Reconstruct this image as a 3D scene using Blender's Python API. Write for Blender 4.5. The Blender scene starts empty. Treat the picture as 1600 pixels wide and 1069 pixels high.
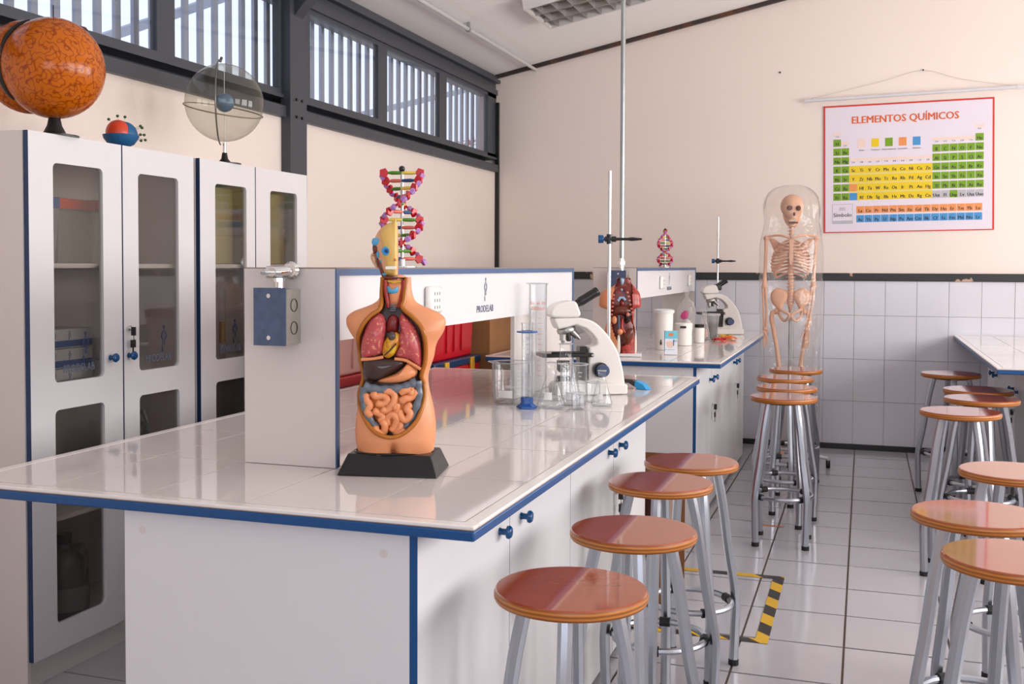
import bpy, math, random
from mathutils import Vector, Matrix, noise
random.seed(7)
SC = bpy.context.scene
COL = SC.collection
PI = math.pi
# ------------------------------------------------------------------ camera
def setup_camera():
    yaw, pitch, roll, H = .3296, .0343, .0034, 1.5
    cy, sy, cp, sp = math.cos(yaw), math.sin(yaw), math.cos(pitch), math.sin(pitch)
    fw = Vector((-sy * cp, cy * cp, -sp)); rt = Vector((cy, sy, 0)); up = rt.cross(fw)
    r2 = rt * math.cos(roll) + up * math.sin(roll); u2 = up * math.cos(roll) - rt * math.sin(roll)
    cd = bpy.data.cameras.new('camera'); cam = bpy.data.objects.new('camera', cd); COL.objects.link(cam)
    m = Matrix((r2, u2, -fw)).transposed().to_4x4(); m.translation = Vector((0, 0, H)); cam.matrix_world = m
    cd.sensor_width = 36; cd.lens = 1680.69 / 1600 * 36
    cd.shift_x = 24.44 / 1600; cd.shift_y = -61.02 / 1600
    cd.clip_start = .05; cd.clip_end = 200
    SC.camera = cam
setup_camera()
# ------------------------------------------------------------------ light
def setup_light():
    w = bpy.data.worlds.new('sky'); SC.world = w; w.use_nodes = True
    nt = w.node_tree; nt.nodes.clear()
    out = nt.nodes.new('ShaderNodeOutputWorld'); bg = nt.nodes.new('ShaderNodeBackground')
    tc = nt.nodes.new('ShaderNodeTexCoord'); sx = nt.nodes.new('ShaderNodeSeparateXYZ')
    mr = nt.nodes.new('ShaderNodeMapRange'); mx = nt.nodes.new('ShaderNodeMixRGB')
    mr.inputs[1].default_value = -.1; mr.inputs[2].default_value = .9
    mx.inputs[1].default_value = (.80, .86, 1.0, 1); mx.inputs[2].default_value = (.62, .74, 1.0, 1)
    nt.links.new(tc.outputs['Generated'], sx.inputs[0]); nt.links.new(sx.outputs[2], mr.inputs[0])
    nt.links.new(mr.outputs[0], mx.inputs[0]); nt.links.new(mx.outputs[0], bg.inputs[0])
    bg.inputs[1].default_value = 1.3; nt.links.new(bg.outputs[0], out.inputs[0])
    def area(name, loc, aim, sx_, sy_, p, c):
        l = bpy.data.lights.new(name, 'AREA'); l.shape = 'RECTANGLE'; l.size = sx_; l.size_y = sy_; l.energy = p; l.color = c
        o = bpy.data.objects.new(name, l); COL.objects.link(o); o.location = loc
        o.rotation_euler = (Vector(aim) - Vector(loc)).to_track_quat('-Z', 'Y').to_euler(); return o
    # area lamps as daylight of the right-hand windows, and an added rear fill
    for i, yc in enumerate(WIN_R):
        area('window_daylight', (3.72, yc, 2.05), (0, yc, 2.5), 1.9, 1.7, (26, 80, 104, 108)[i], (1, .965, .92))
    area('window_daylight', (.9, -2.62, 1.95), (.7, 5, 2.4), 3.0, 1.5, 46, (.80, .89, 1.0))  # rear lamp added as front fill for faces turned to the camera
    SC.view_settings.view_transform = 'Standard'; SC.view_settings.look = 'None'
    SC.view_settings.exposure = -0.02; SC.view_settings.gamma = 1; SC.view_settings.use_curve_mapping = False
    SC.cycles.max_bounces = 10; SC.cycles.transparent_max_bounces = 24; SC.cycles.caustics_reflective = False; SC.cycles.caustics_refractive = False
WIN_R = (-.6, 2.0, 4.6, 7.2)
setup_light()
# ------------------------------------------------------------------ materials
def lin(c):
    return tuple(((v / 255) / 12.92 if v / 255 <= .04045 else ((v / 255 + .055) / 1.055) ** 2.4) for v in c) + (1,)
MATS = {}
def mat(name, rgb, rough=.5, metal=0., var=.05, scale=6., bump=0., bscale=40., spec=.5, coat=0., stretch=None, rgb2=None, detail=3):
    if name in MATS: return MATS[name]
    m = bpy.data.materials.new(name); m.use_nodes = True; nt = m.node_tree; b = nt.nodes['Principled BSDF']
    b.inputs['Roughness'].default_value = rough; b.inputs['Metallic'].default_value = metal
    b.inputs['Specular IOR Level'].default_value = spec; b.inputs['Coat Weight'].default_value = coat; b.inputs['Coat Roughness'].default_value = .05
    tc = nt.nodes.new('ShaderNodeTexCoord'); mp = nt.nodes.new('ShaderNodeMapping'); nz = nt.nodes.new('ShaderNodeTexNoise')
    if stretch: mp.inputs['Scale'].default_value = stretch
    nz.inputs['Scale'].default_value = scale; nz.inputs['Detail'].default_value = detail
    mx = nt.nodes.new('ShaderNodeMixRGB'); c = lin(rgb)
    mx.inputs[1].default_value = tuple(v * (1 - var) for v in c[:3]) + (1,)
    mx.inputs[2].default_value = (lin(rgb2) if rgb2 else tuple(min(1, v * (1 + var)) for v in c[:3]) + (1,))
    nt.links.new(tc.outputs['Object'], mp.inputs[0]); nt.links.new(mp.outputs[0], nz.inputs['Vector'])
    nt.links.new(nz.outputs[0], mx.inputs[0]); nt.links.new(mx.outputs[0], b.inputs['Base Color'])
    if bump:
        n2 = nt.nodes.new('ShaderNodeTexNoise'); n2.inputs['Scale'].default_value = bscale; n2.inputs['Detail'].default_value = 4
        bp = nt.nodes.new('ShaderNodeBump'); bp.inputs['Strength'].default_value = bump; bp.inputs['Distance'].default_value = .01
        nt.links.new(tc.outputs['Object'], n2.inputs['Vector']); nt.links.new(n2.outputs[0], bp.inputs['Height']); nt.links.new(bp.outputs[0], b.inputs['Normal'])
    MATS[name] = m; return m
def glass(name, tint=(255, 255, 255), rough=.02, edge=.35, body=0., bump=0., bscale=30, ior=1.45, body_col=(255, 255, 255), dark=0.):
    """thin clear sheet: see-through, fresnel gloss, a little milkiness towards the rim"""
    if name in MATS: return MATS[name]
    m = bpy.data.materials.new(name); m.use_nodes = True; nt = m.node_tree; nt.nodes.clear()
    out = nt.nodes.new('ShaderNodeOutputMaterial'); tr = nt.nodes.new('ShaderNodeBsdfTransparent'); gl = nt.nodes.new('ShaderNodeBsdfGlossy')
    di = nt.nodes.new('ShaderNodeBsdfTranslucent'); d2 = nt.nodes.new('ShaderNodeBsdfDiffuse'); dm = nt.nodes.new('ShaderNodeMixShader')
    fr = nt.nodes.new('ShaderNodeMath'); fr.operation = 'MULTIPLY_ADD'; f0 = ((ior - 1) / (ior + 1)) ** 2; fr.inputs[1].default_value = (1 - f0) * .7; fr.inputs[2].default_value = f0
    p5 = nt.nodes.new('ShaderNodeMath'); p5.operation = 'POWER'; p5.inputs[1].default_value = 5
    lw = nt.nodes.new('ShaderNodeLayerWeight'); lw.inputs[0].default_value = .5
    pw = nt.nodes.new('ShaderNodeMath'); pw.operation = 'POWER'; pw.inputs[1].default_value = 3.5
    mu = nt.nodes.new('ShaderNodeMath'); mu.operation = 'MULTIPLY_ADD'; mu.inputs[1].default_value = edge; mu.inputs[2].default_value = body
    m1 = nt.nodes.new('ShaderNodeMixShader'); m2 = nt.nodes.new('ShaderNodeMixShader')
    tr.inputs[0].default_value = lin(tint); gl.inputs[1].default_value = rough
    di.inputs[0].default_value = lin(body_col); d2.inputs[0].default_value = lin(body_col)
    L = nt.links.new
    L(lw.outputs['Facing'], p5.inputs[0]); L(p5.outputs[0], fr.inputs[0]); L(lw.outputs['Facing'], pw.inputs[0]); L(pw.outputs[0], mu.inputs[0])
    L(di.outputs[0], dm.inputs[1]); L(d2.outputs[0], dm.inputs[2])
    if dark:
        tm = nt.nodes.new('ShaderNodeMixRGB'); tm.inputs[1].default_value = lin(tint); tm.inputs[2].default_value = (1 - dark,) * 3 + (1,); L(pw.outputs[0], tm.inputs[0]); L(tm.outputs[0], tr.inputs[0])
    L(mu.outputs[0], m1.inputs[0]); L(tr.outputs[0], m1.inputs[1]); L(dm.outputs[0], m1.inputs[2])
    L(fr.outputs[0], m2.inputs[0]); L(m1.outputs[0], m2.inputs[1]); L(gl.outputs[0], m2.inputs[2])
    if bump:
        tc = nt.nodes.new('ShaderNodeTexCoord'); nz = nt.nodes.new('ShaderNodeTexNoise'); nz.inputs['Scale'].default_value = bscale; nz.inputs['Detail'].default_value = 3
        bp = nt.nodes.new('ShaderNodeBump'); bp.inputs['Strength'].default_value = bump; bp.inputs['Distance'].default_value = .02
        L(tc.outputs['Object'], nz.inputs['Vector']); L(nz.outputs[0], bp.inputs['Height'])
        for n in (gl, lw, d2): L(bp.outputs[0], n.inputs['Normal'])
    L(m2.outputs[0], out.inputs[0]); MATS[name] = m; return m
def plywood():
    m = mat('plywood_edge', (178, 98, 28), .35, var=.1, scale=14, stretch=(1, 1, .2)); nt = m.node_tree; b = nt.nodes['Principled BSDF']
    if len(nt.nodes) > 7: return m
    tc = [n for n in nt.nodes if n.type == 'TEX_COORD'][0]
    wv = nt.nodes.new('ShaderNodeTexWave'); wv.bands_direction = 'Z'; wv.inputs['Scale'].default_value = 34; wv.inputs['Distortion'].default_value = .9; wv.inputs['Detail'].default_value = 2
    wv.inputs['Detail Scale'].default_value = .6
    mx = nt.nodes.new('ShaderNodeMixRGB'); mx.inputs[1].default_value = lin((140, 78, 26)); mx.inputs[2].default_value = lin((200, 124, 48))
    nt.links.new(tc.outputs['Object'], wv.inputs[0]); nt.links.new(wv.outputs[0], mx.inputs[0]); nt.links.new(mx.outputs[0], b.inputs['Base Color']); return m
def brain_mat():
    m = mat('brain_fold_paint', (205, 110, 18), .2, spec=.35); nt = m.node_tree; b = nt.nodes['Principled BSDF']
    tc = [n for n in nt.nodes if n.type == 'TEX_COORD'][0]
    nz = nt.nodes.new('ShaderNodeTexNoise'); nz.inputs['Scale'].default_value = 52; nz.inputs['Detail'].default_value = 0.0; nz.inputs['Distortion'].default_value = .12
    a = nt.nodes.new('ShaderNodeMath'); a.operation = 'SUBTRACT'; a.inputs[1].default_value = .5
    ab = nt.nodes.new('ShaderNodeMath'); ab.operation = 'ABSOLUTE'
    cr = nt.nodes.new('ShaderNodeValToRGB'); cr.color_ramp.elements[0].position = .0; cr.color_ramp.elements[0].color = lin((140, 54, 6))
    cr.color_ramp.elements[1].position = .085; cr.color_ramp.elements[1].color = lin((196, 100, 10))
    L = nt.links.new; L(tc.outputs['Object'], nz.inputs[0]); L(nz.outputs[0], a.inputs[0]); L(a.outputs[0], ab.inputs[0]); L(ab.outputs[0], cr.inputs[0]); L(cr.outputs[0], b.inputs['Base Color']); return m
def speckle(name, base, spot, scale=60, rough=.4, lo=.35, hi=.5):
    if name in MATS: return MATS[name]
    m = mat(name, base, rough); nt = m.node_tree; b = nt.nodes['Principled BSDF']; tc = [n for n in nt.nodes if n.type == 'TEX_COORD'][0]
    nz = nt.nodes.new('ShaderNodeTexNoise'); nz.inputs['Scale'].default_value = scale; nz.inputs['Detail'].default_value = 5
    cr = nt.nodes.new('ShaderNodeValToRGB'); cr.color_ramp.elements[0].position = lo; cr.color_ramp.elements[0].color = lin(spot)
    cr.color_ramp.elements[1].position = hi; cr.color_ramp.elements[1].color = lin(base)
    L = nt.links.new; L(tc.outputs['Object'], nz.inputs[0]); L(nz.outputs[0], cr.inputs[0]); L(cr.outputs[0], b.inputs['Base Color']); return m
CREAM = mat('cream_wall_paint', (238, 224, 216), .75, var=.025, scale=1.3, bump=.05, bscale=60)
CEIL = mat('white_ceiling_paint', (243, 240, 238), .8, var=.02, scale=1.5, bump=.05, bscale=30)
STEEL_D = mat('dark_grey_steel_paint', (62, 66, 74), .42, var=.08, scale=5)
BROWN_TRIM = speckle('brown_black_trim', (52, 44, 42), (96, 56, 36), 9, .5)
RAILM = speckle('worn_black_rail_paint', (44, 44, 47), (196, 160, 138), 5.5, .45, .385, .40)
SKIRT = mat('black_skirting', (26, 24, 26), .35)
GROUT = mat('grey_grout', (92, 76, 68), .85)
GROUT_L = mat('pale_grout', (186, 180, 182), .8)
WTILE = mat('lavender_white_wall_tile', (216, 214, 222), .16, var=.02, scale=3)
FTILE = mat('marbled_floor_tile', (180, 177, 183), .13, var=.07, scale=2.2, detail=8, bump=.012, bscale=7)
BTILE = mat('glossy_white_bench_tile', (226, 219, 217), .045, var=.015, scale=2)
BGROUT = mat('beige_bench_grout', (150, 130, 118), .7)
MELAM = mat('white_melamine', (226, 224, 226), .34, var=.015, scale=2)
MELAM_W = mat('aged_white_melamine', (220, 212, 208), .36, var=.02, scale=2)
BLUE = mat('blue_edge_band', (6, 74, 132), .38, var=.06)
NAVY = mat('navy_edge_band', (22, 50, 92), .38, var=.06)
SLATE = mat('slate_blue_edge_band', (66, 94, 136), .4, var=.05)
KNOB = mat('blue_plastic_knob', (8, 74, 126), .14, var=.04)
ALU = mat('brushed_aluminium', (178, 182, 190), .30, metal=1, var=.06, scale=30, stretch=(1, 1, .1))
GALV = mat('galvanised_steel', (176, 180, 180), .36, metal=1, var=.12, scale=25)
CHROME = mat('chrome', (222, 222, 222), .1, metal=1)
BLACKP = mat('black_plastic', (20, 20, 22), .3)
RUBBER = mat('black_rubber', (22, 22, 24), .6)
LAMIN = mat('orange_brown_seat_laminate', (166, 74, 32), .08, var=.12, scale=2.4, stretch=(1, 7, 1), coat=.5)
PLY = plywood()
PANE = glass('window_glass', rough=.0, edge=.08, ior=1.4)
CABPANE = glass('cabinet_glass', tint=(236, 235, 233), rough=.02, edge=.1, body=.02, ior=1.5)
LABGLASS = glass('lab_glass', tint=(252, 253, 254), rough=.01, edge=.25, body=.008, ior=1.62, dark=.55)
WHITEP = mat('white_plastic', (234, 232, 228), .3)
# ------------------------------------------------------------------ mesh builder
class MB:
    def __init__(s): s.v = []; s.f = []; s.mi = []; s.cur = 0
    def add(s, vs, fs):
        b = len(s.v); s.v += [tuple(p) for p in vs]; s.f += [tuple(b + i for i in f) for f in fs]; s.mi += [s.cur] * len(fs); return s
    def box(s, x0, x1, y0, y1, z0, z1, M=None):
        vs = [Vector((x, y, z)) for z in (z0, z1) for y in (y0, y1) for x in (x0, x1)]
        if M: vs = [M @ p for p in vs]
        return s.add(vs, [(0, 2, 3, 1), (4, 5, 7, 6), (0, 1, 5, 4), (2, 6, 7, 3), (0, 4, 6, 2), (1, 3, 7, 5)])
    def tube(s, path, r, n=8, caps=True, closed=False, ph=0., flat=1.):
        P = [Vector(p) for p in path]; R = r if isinstance(r, (list, tuple)) else [r] * len(P); k = len(P); vs = []
        pu = None
        for i, p in enumerate(P):
            if closed: t = P[(i + 1) % k] - P[i - 1]
            else: t = (P[min(i + 1, k - 1)] - P[max(i - 1, 0)])
            if t.length < 1e-9: t = Vector((0, 0, 1))
            t.normalize()
            if pu is None:
                a = Vector((0, 0, 1)) if abs(t.z) < .9 else Vector((1, 0, 0)); pu = t.cross(a).normalized()
            else:
                pu = (pu - t * pu.dot(t))
                pu = pu.normalized() if pu.length > 1e-6 else t.orthogonal().normalized()
            w = t.cross(pu)
            for j in range(n):
                a = ph + 2 * PI * j / n; vs.append(p + pu * math.cos(a) * R[i] + w * math.sin(a) * R[i] * flat)
        fs = []
        for i in range(k if closed else k - 1):
            i2 = (i + 1) % k
            for j in range(n):
                j2 = (j + 1) % n; fs.append((i * n + j, i * n + j2, i2 * n + j2, i2 * n + j))
        if caps and not closed: fs += [tuple(range(n))[::-1], tuple((k - 1) * n + j for j in range(n))]
        return s.add(vs, fs)
    def lathe(s, prof, n=24, c=(0, 0, 0), sx=1, sy=1, M=None, caps=True):
        vs = []; fs = []
        for r, z in prof:
            for j in range(n):
                a = 2 * PI * j / n; p = Vector((r * sx * math.cos(a), r * sy * math.sin(a), z))
                if M: p = M @ p
                vs.append(p + Vector(c))
        for i in range(len(prof) - 1):
            for j in range(n):
                j2 = (j + 1) % n; fs.append((i * n + j, i * n + j2, (i + 1) * n + j2, (i + 1) * n + j))
        if caps:
            if prof[0][0] > 1e-6: fs.append(tuple(range(n))[::-1])
            if prof[-1][0] > 1e-6: fs.append(tuple((len(prof) - 1) * n + j for j in range(n)))
        return s.add(vs, fs)
    def ell(s, c, r, n=12, M=None):
        pr = [(math.sin(PI * i / n), -math.cos(PI * i / n)) for i in range(n + 1)]
        pr[0] = (1e-4, -1); pr[-1] = (1e-4, 1); b = len(s.v)
        s.lathe(pr, n * 2)
        for i in range(b, len(s.v)):
            p = Vector(s.v[i]); p = Vector((p.x * r[0], p.y * r[1], p.z * r[2]))
            if M: p = M @ p
            s.v[i] = tuple(p + Vector(c))
        return s
    def prism(s, poly, a0, a1, axis='y'):
        def P(u, v, a): return {'y': (u, a, v), 'x': (a, u, v), 'z': (u, v, a)}[axis]
        n = len(poly); vs = [P(u, v, a0) for u, v in poly] + [P(u, v, a1) for u, v in poly]
        return s.add(vs, [tuple(range(n)), tuple(range(2 * n - 1, n - 1, -1))] + [(i, i + n, (i + 1) % n + n, (i + 1) % n) for i in range(n)])
    def puff(s, outline, y0, bulge, rings=5, back=.004, c=None, power=2., wob=0., ws=60):
        """cushion over a closed outline in the xz plane, swelling towards -y"""
        n = len(outline)
        if c is None: c = (sum(p[0] for p in outline) / n, sum(p[1] for p in outline) / n)
        vs = [(c[0], y0 - bulge, c[1])]
        for k in range(1, rings + 1):
            t = k / rings; h = bulge * max(0, 1 - t ** power) ** .5
            for u, v in outline:
                x = c[0] + (u - c[0]) * t; z = c[1] + (v - c[1]) * t
                w = wob * noise.noise((x * ws, z * ws, 3.)) if k < rings else 0
                vs.append((x, y0 - h - w, z))
        for u, v in outline: vs.append((u, y0 + back, v))
        fs = [(0, 1 + (i + 1) % n, 1 + i) for i in range(n)]
        for k in range(rings):
            for i in range(n):
                j = (i + 1) % n; a = 1 + k * n; b = a + n; fs.append((a + i, a + j, b + j, b + i))
        fs.append(tuple(1 + rings * n + i for i in range(n)))
        return s.add(vs, fs)
    def mesh(s, name, mats, off=None, sharp=35):
        me = bpy.data.meshes.new(name)
        vs = s.v if off is None else [(p[0] - off[0], p[1] - off[1], p[2] - off[2]) for p in s.v]
        me.from_pydata([tuple(p) for p in vs], [], s.f)
        for m in (mats if isinstance(mats, (list, tuple)) else [mats]): me.materials.append(m)
        me.polygons.foreach_set('material_index', s.mi); me.polygons.foreach_set('use_smooth', [True] * len(s.f))
        me.update(); 
        try: me.set_sharp_from_angle(angle=math.radians(sharp))
        except Exception: pass
        import bmesh
        bm = bmesh.new(); bm.from_mesh(me); bmesh.ops.recalc_face_normals(bm, faces=bm.faces); bm.to_mesh(me); bm.free()
        return me
    def build(s, name, mats, parent=None, bevel=0, world=False, sharp=35, seg=2):
        off = None
        if world and parent is not None: off = root_loc(parent)
        o = bpy.data.objects.new(name, s.mesh(name, mats, off, sharp)); COL.objects.link(o)
        if parent is not None: o.parent = parent
        if bevel:
            m = o.modifiers.new('edge', 'BEVEL'); m.width = bevel; m.segments = seg; m.limit_method = 'ANGLE'; m.angle_limit = math.radians(50); m.harden_normals = False
        return o
def root_loc(o):
    l = Vector((0, 0, 0))
    while o is not None: l = l + o.location; o = o.parent
    return l
def tag(o, label=None, cat=None, group=None, kind=None):
    for k, v in (('label', label), ('category', cat), ('group', group), ('kind', kind)):
        if v: o[k] = v
    return o
def thing(name, label, cat, loc=(0, 0, 0), rotz=0, group=None):
    o = bpy.data.objects.new(name, None); COL.objects.link(o); o.empty_display_size = .05
    o.location = loc; o.rotation_euler = (0, 0, rotz); return tag(o, label, cat, group)
def copy_tree(o, parent=None):
    c = o.copy(); COL.objects.link(c); c.parent = parent
    for ch in list(o.children): copy_tree(ch, c)
    return c
def smooth_closed(pts, k=4):
    n = len(pts); out = []
    for i in range(n):
        p0, p1, p2, p3 = (pts[(i + d) % n] for d in (-1, 0, 1, 2))
        for j in range(k):
            t = j / k; out.append(tuple(.5 * (2 * b + (c - a) * t + (2 * a - 5 * b + 4 * c - d) * t * t + (3 * b - a - 3 * c + d) * t ** 3) for a, b, c, d in zip(p0, p1, p2, p3)))
    return out
def smooth_open(pts, k=4):
    q = [pts[0]] + list(pts) + [pts[-1]]; out = []
    for i in range(len(pts) - 1):
        p0, p1, p2, p3 = q[i:i + 4]
        for j in range(k):
            t = j / k; out.append(tuple(.5 * (2 * b + (c - a) * t + (2 * a - 5 * b + 4 * c - d) * t * t + (3 * b - a - 3 * c + d) * t ** 3) for a, b, c, d in zip(p0, p1, p2, p3)))
    return out + [tuple(pts[-1])]
def text(name, body, size, M, m, parent=None, align='CENTER', sx=1., ex=.0006, bold=0.):
    """lettering as a thin mesh; M places the text's xy plane"""
    cu = bpy.data.curves.new(name, 'FONT'); cu.body = body; cu.size = size; cu.align_x = align; cu.extrude = ex; cu.offset = bold; cu.resolution_u = 2
    t = bpy.data.objects.new('tmp', cu); COL.objects.link(t); bpy.context.view_layer.update()
    me = bpy.data.meshes.new_from_object(t.evaluated_get(bpy.context.evaluated_depsgraph_get())); bpy.data.objects.remove(t)
    me.name = name; me.transform(M @ Matrix.Diagonal((sx, 1, 1, 1))); me.materials.clear(); me.materials.append(m)
    o = bpy.data.objects.new(name, me); COL.objects.link(o)
    if parent is not None: o.parent = parent
    return o
def face(px, nx):  # matrix: text plane facing -Y ('far wall') or +X
    if nx == '-y': R = Matrix(((1, 0, 0), (0, 0, -1), (0, 1, 0))).to_4x4()      # x->x, y->z, z->-y
    elif nx == '+x': R = Matrix(((0, 0, 1), (1, 0, 0), (0, 1, 0))).to_4x4()     # x->y, y->z, z->x
    return Matrix.Translation(px) @ R
def struct(mb, name, m, parent=None, **k):
    o = mb.build(name, m, parent, **k)
    if parent is None: o['kind'] = 'structure'
    return o
XL, XR, YF, YN = -3.19, 3.6, 9.3, -2.5
def ceil_z(x): return 3.23 + .2034 * (x - XL)
# ------------------------------------------------------------------ room
def build_room():
    floor = struct(MB().box(XL - .2, XR + .2, YN - .2, YF + .2, -.1, -.004), 'floor', GROUT)
    tm = {}
    tw, td = .395, .408
    xs = [-.055 + tw * i for i in range(-8, 10)]; stuff = MB(); n = 0
    rows = [4.826 + td * j for j in range(-18, 11)]
    for y in rows:
        for x in xs:
            x1 = min(x + tw - .009, XR); y1 = min(y + td - .012, YF)
            if x1 - x < .03 or y1 - y < .03: continue
            vis = (y > 1.6 and -3.2 < x < .85 * 1 + .12 * y and x > -.36 * y - .1)
            if vis and n < 290:
                key = (round(x1 - x, 3), round(y1 - y, 3))
                if key not in tm: tm[key] = MB().box(0, x1 - x, 0, y1 - y, -.008, 0).mesh('tile', FTILE)
                o = bpy.data.objects.new('tile', tm[key]); COL.objects.link(o); o.parent = floor; o.location = (x + .003, y + .003, random.uniform(-.0006, .0006))
                o.rotation_euler = (random.uniform(-.0012, .0012), random.uniform(-.0012, .0012), 0); n += 1
            else: stuff.box(x + .003, x1 + .003, y + .003, y1 + .003, -.008, 0)
    tag(stuff.build('tile_field', FTILE, floor), kind='stuff')
    # left wall with clerestory openings
    w = MB().box(XL - .18, XL, YN, YF, 0, 2.352)
    w.box(XL - .18, XL, YN, 2.2, 2.352, 3.4); w.box(XL - .18, XL - .02, 2.2, YF, 3.16, 3.4)
    wl = struct(w, 'wall_left', CREAM)
    # steel frame of the clerestory: sill channel, head channel
    t = MB(); y0, y1 = 2.2, YF - .01
    t.box(XL - .16, XL + .035, y0, y1, 2.35, 2.415); t.box(XL - .16, XL - .10, y0, y1, 2.415, 2.462); t.box(XL - .16, XL + .02, y0, y1, 2.462, 2.482)
    struct(t, 'trim_1', STEEL_D)
    t = MB(); t.box(XL - .16, XL + .02, y0, y1, 3.045, 3.09); t.box(XL - .16, XL + .0, y0, y1, 3.09, 3.15); t.box(XL - .16, XL + .045, y0, y1, 3.15, 3.178)
    t.box(XL - .16, XL + .02, y0, y1, 3.178, 3.215)
    struct(t, 'trim_2', STEEL_D)
    # corner trims
    struct(MB().box(XL, XL + .035, YF - .03, YF, 0, 2.98), 'trim_3', SKIRT)
    m = MB(); m.add([(XL, YF - .03, ceil_z(XL) - .035), (XR, YF - .03, ceil_z(XR) - .035), (XR, YF - .03, ceil_z(XR)), (XL, YF - .03, ceil_z(XL)),
                     (XL, YF, ceil_z(XL) - .035), (XR, YF, ceil_z(XR) - .035), (XR, YF, ceil_z(XR)), (XL, YF, ceil_z(XL))],
                    [(0, 1, 2, 3), (4, 7, 6, 5), (0, 4, 5, 1), (3, 2, 6, 7)])
    struct(m, 'trim_4', BROWN_TRIM)
    # post with gusset
    m = MB(); a, b = 5.487, 5.68
    m.box(XL, XL + .02, a, b, 1.9, 3.25); m.box(XL + .02, XL + .05, a, a + .012, 1.9, 3.25); m.box(XL + .02, XL + .05, b - .012, b, 1.9, 3.25)
    m.box(XL + .05, XL + .06, a, b, 1.9, 3.25); m.prism([(XL + .06, 2.94), (XL + .36, 3.27), (XL + .06, 3.27)], a + .05, a + .15)
    for z in (2.33, 2.42):
        for y in (a + .07, a + .13): pass
    post = struct(m, 'trim_5', STEEL_D)
    bl = MB()
    for z in (2.36, 2.46):
        for y in (a + .07, a + .135): bl.tube([(XL + .06, y, z), (XL + .068, y, z)], .009, 8)
    bl.build('bolt_row', BLACKP, post)
    # windows 1..6
    spans = [(3.355, 4.335), (4.474, 5.452), (5.82, 6.786), (6.93, 7.915), (8.064, 9.06)]
    bm = MB().box(-.01, .01, -.02, .02, -.12, .72).mesh('bar', mat('grey_blue_bar_paint', (142, 150, 168), .5))
    bar_y = 2.26
    for i, (a, b) in enumerate([(2.24, 3.22)] + spans):
        f = MB(); e = .028; X0, X1 = XL - .035, XL + .005
        lo, hi = 2.482, 3.045
        pa = {2.24: 2.2, 3.355: 3.22, 4.474: 4.335, 5.82: 5.785, 6.93: 6.786, 8.064: 7.915}[a]; pb = b if b < 9 else YF - .01
        f.box(X0, X1, pa, a, lo, hi); f.box(X0, X1, a, pb, lo, lo + .03); f.box(X0, X1, a, pb, hi - .03, hi)
        if b == 5.452: f.box(X0, X1, b, 5.785, lo, hi)
        if pb > b: f.box(X0, X1, b, pb, lo, hi)
        wo = struct(f, 'window_%d' % (i + 1), STEEL_D)
        MB().box(XL - .012, XL - .008, a, b, lo + .03, hi - .03).build('pane', PANE, wo)
        y = bar_y
        while y < (b + .06 if i < 5 else YF + .6):
            o = bpy.data.objects.new('bar', bm); COL.objects.link(o); o.parent = wo; o.location = (XL - .21, y, 2.42); y += .137
        bar_y = y
    # far wall: plaster above, tiles below
    w = MB().box(XL - .18, XR + .2, YF + .006, YF + .2, 0, 1.42); w.cur = 1
    w.prism([(XL - .18, 1.42), (XR + .2, 1.42), (XR + .2, 5), (XL - .18, 3.5)], YF, YF + .2)
    wf = struct(w, 'wall_far', [GROUT_L, CREAM])
    tw = .2392; x0 = -.322 + .008; zs = [(.04, .398), (.401, .744), (.747, 1.104), (1.107, 1.39)]
    tms = [MB().box(0, tw - .003, 0, .009, 0, b - a).mesh('tile', WTILE) for a, b in zs]
    for i in range(-12, 16):
        for k, (a, b) in enumerate(zs):
            if x0 + tw * i < XL: continue
            if x0 + tw * i > 1.6 and x0 + tw * i + tw > XR: continue
            o = bpy.data.objects.new('tile', tms[k]); COL.objects.link(o); o.parent = wf; o.location = (x0 + tw * i, YF - .003, a)
            o.rotation_euler = (random.uniform(-.003, .003), 0, random.uniform(-.004, .004))
    r = struct(MB().box(XL, XR, YF - .022, YF + .01, 1.388, 1.452), 'trim_6', RAILM, bevel=.006)
    struct(MB().box(XL, XR, YF - .02, YF + .01, 0, .045), 'baseboard_far', SKIRT)
    struct(MB().box(XL, XL + .02, 5.0, YF - .03, 1.388, 1.452), 'trim_7', RAILM, bevel=.006)
    struct(MB().box(XL, XL + .015, 5.0, YF - .03, 0, .045), 'baseboard_left', SKIRT)
    # ceiling
    m = MB(); za, zb = ceil_z(XL - .02), ceil_z(XR + .2)
    m.add([(XL - .02, YN - .2, za), (XR + .2, YN - .2, zb), (XR + .2, YF + .2, zb), (XL - .02, YF + .2, za), (XL - .02, YN - .2, za + .1), (XR + .2, YN - .2, zb + .1), (XR + .2, YF + .2, zb + .1), (XL - .02, YF + .2, za + .1)],
          [(0, 1, 2, 3), (4, 7, 6, 5), (0, 4, 5, 1), (1, 5, 6, 2), (2, 6, 7, 3), (3, 7, 4, 0)])
    struct(m, 'ceiling', CEIL)
    # right wall with four tall openings, rear wall with one wide opening added for front fill
    m = MB(); ys = [YN - .2]
    for c in WIN_R: ys += [c - 1.0, c + 1.0]
    ys.append(YF + .2)
    m.box(XR, XR + .2, YN - .2, YF + .2, 0, 1.15); m.box(XR, XR + .2, YN - .2, YF + .2, 2.95, 5)
    for i in range(0, len(ys), 2): m.box(XR, XR + .2, ys[i], ys[i + 1], 1.15, 2.95)
    struct(m, 'wall_right', CREAM)
    m = MB(); m.box(XL, XR, YN - .2, YN, 0, 1.15); m.box(XL, XR, YN - .2, YN, 2.75, 3.2); m.box(XL, -.65, YN - .2, YN, 1.15, 2.75); m.box(2.45, XR, YN - .2, YN, 1.15, 2.75)
    m.prism([(XL, 3.2), (XR, 3.2), (XR, 4.7), (XL, 3.3)], YN - .2, YN)
    struct(m, 'wall_near', CREAM)
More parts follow.
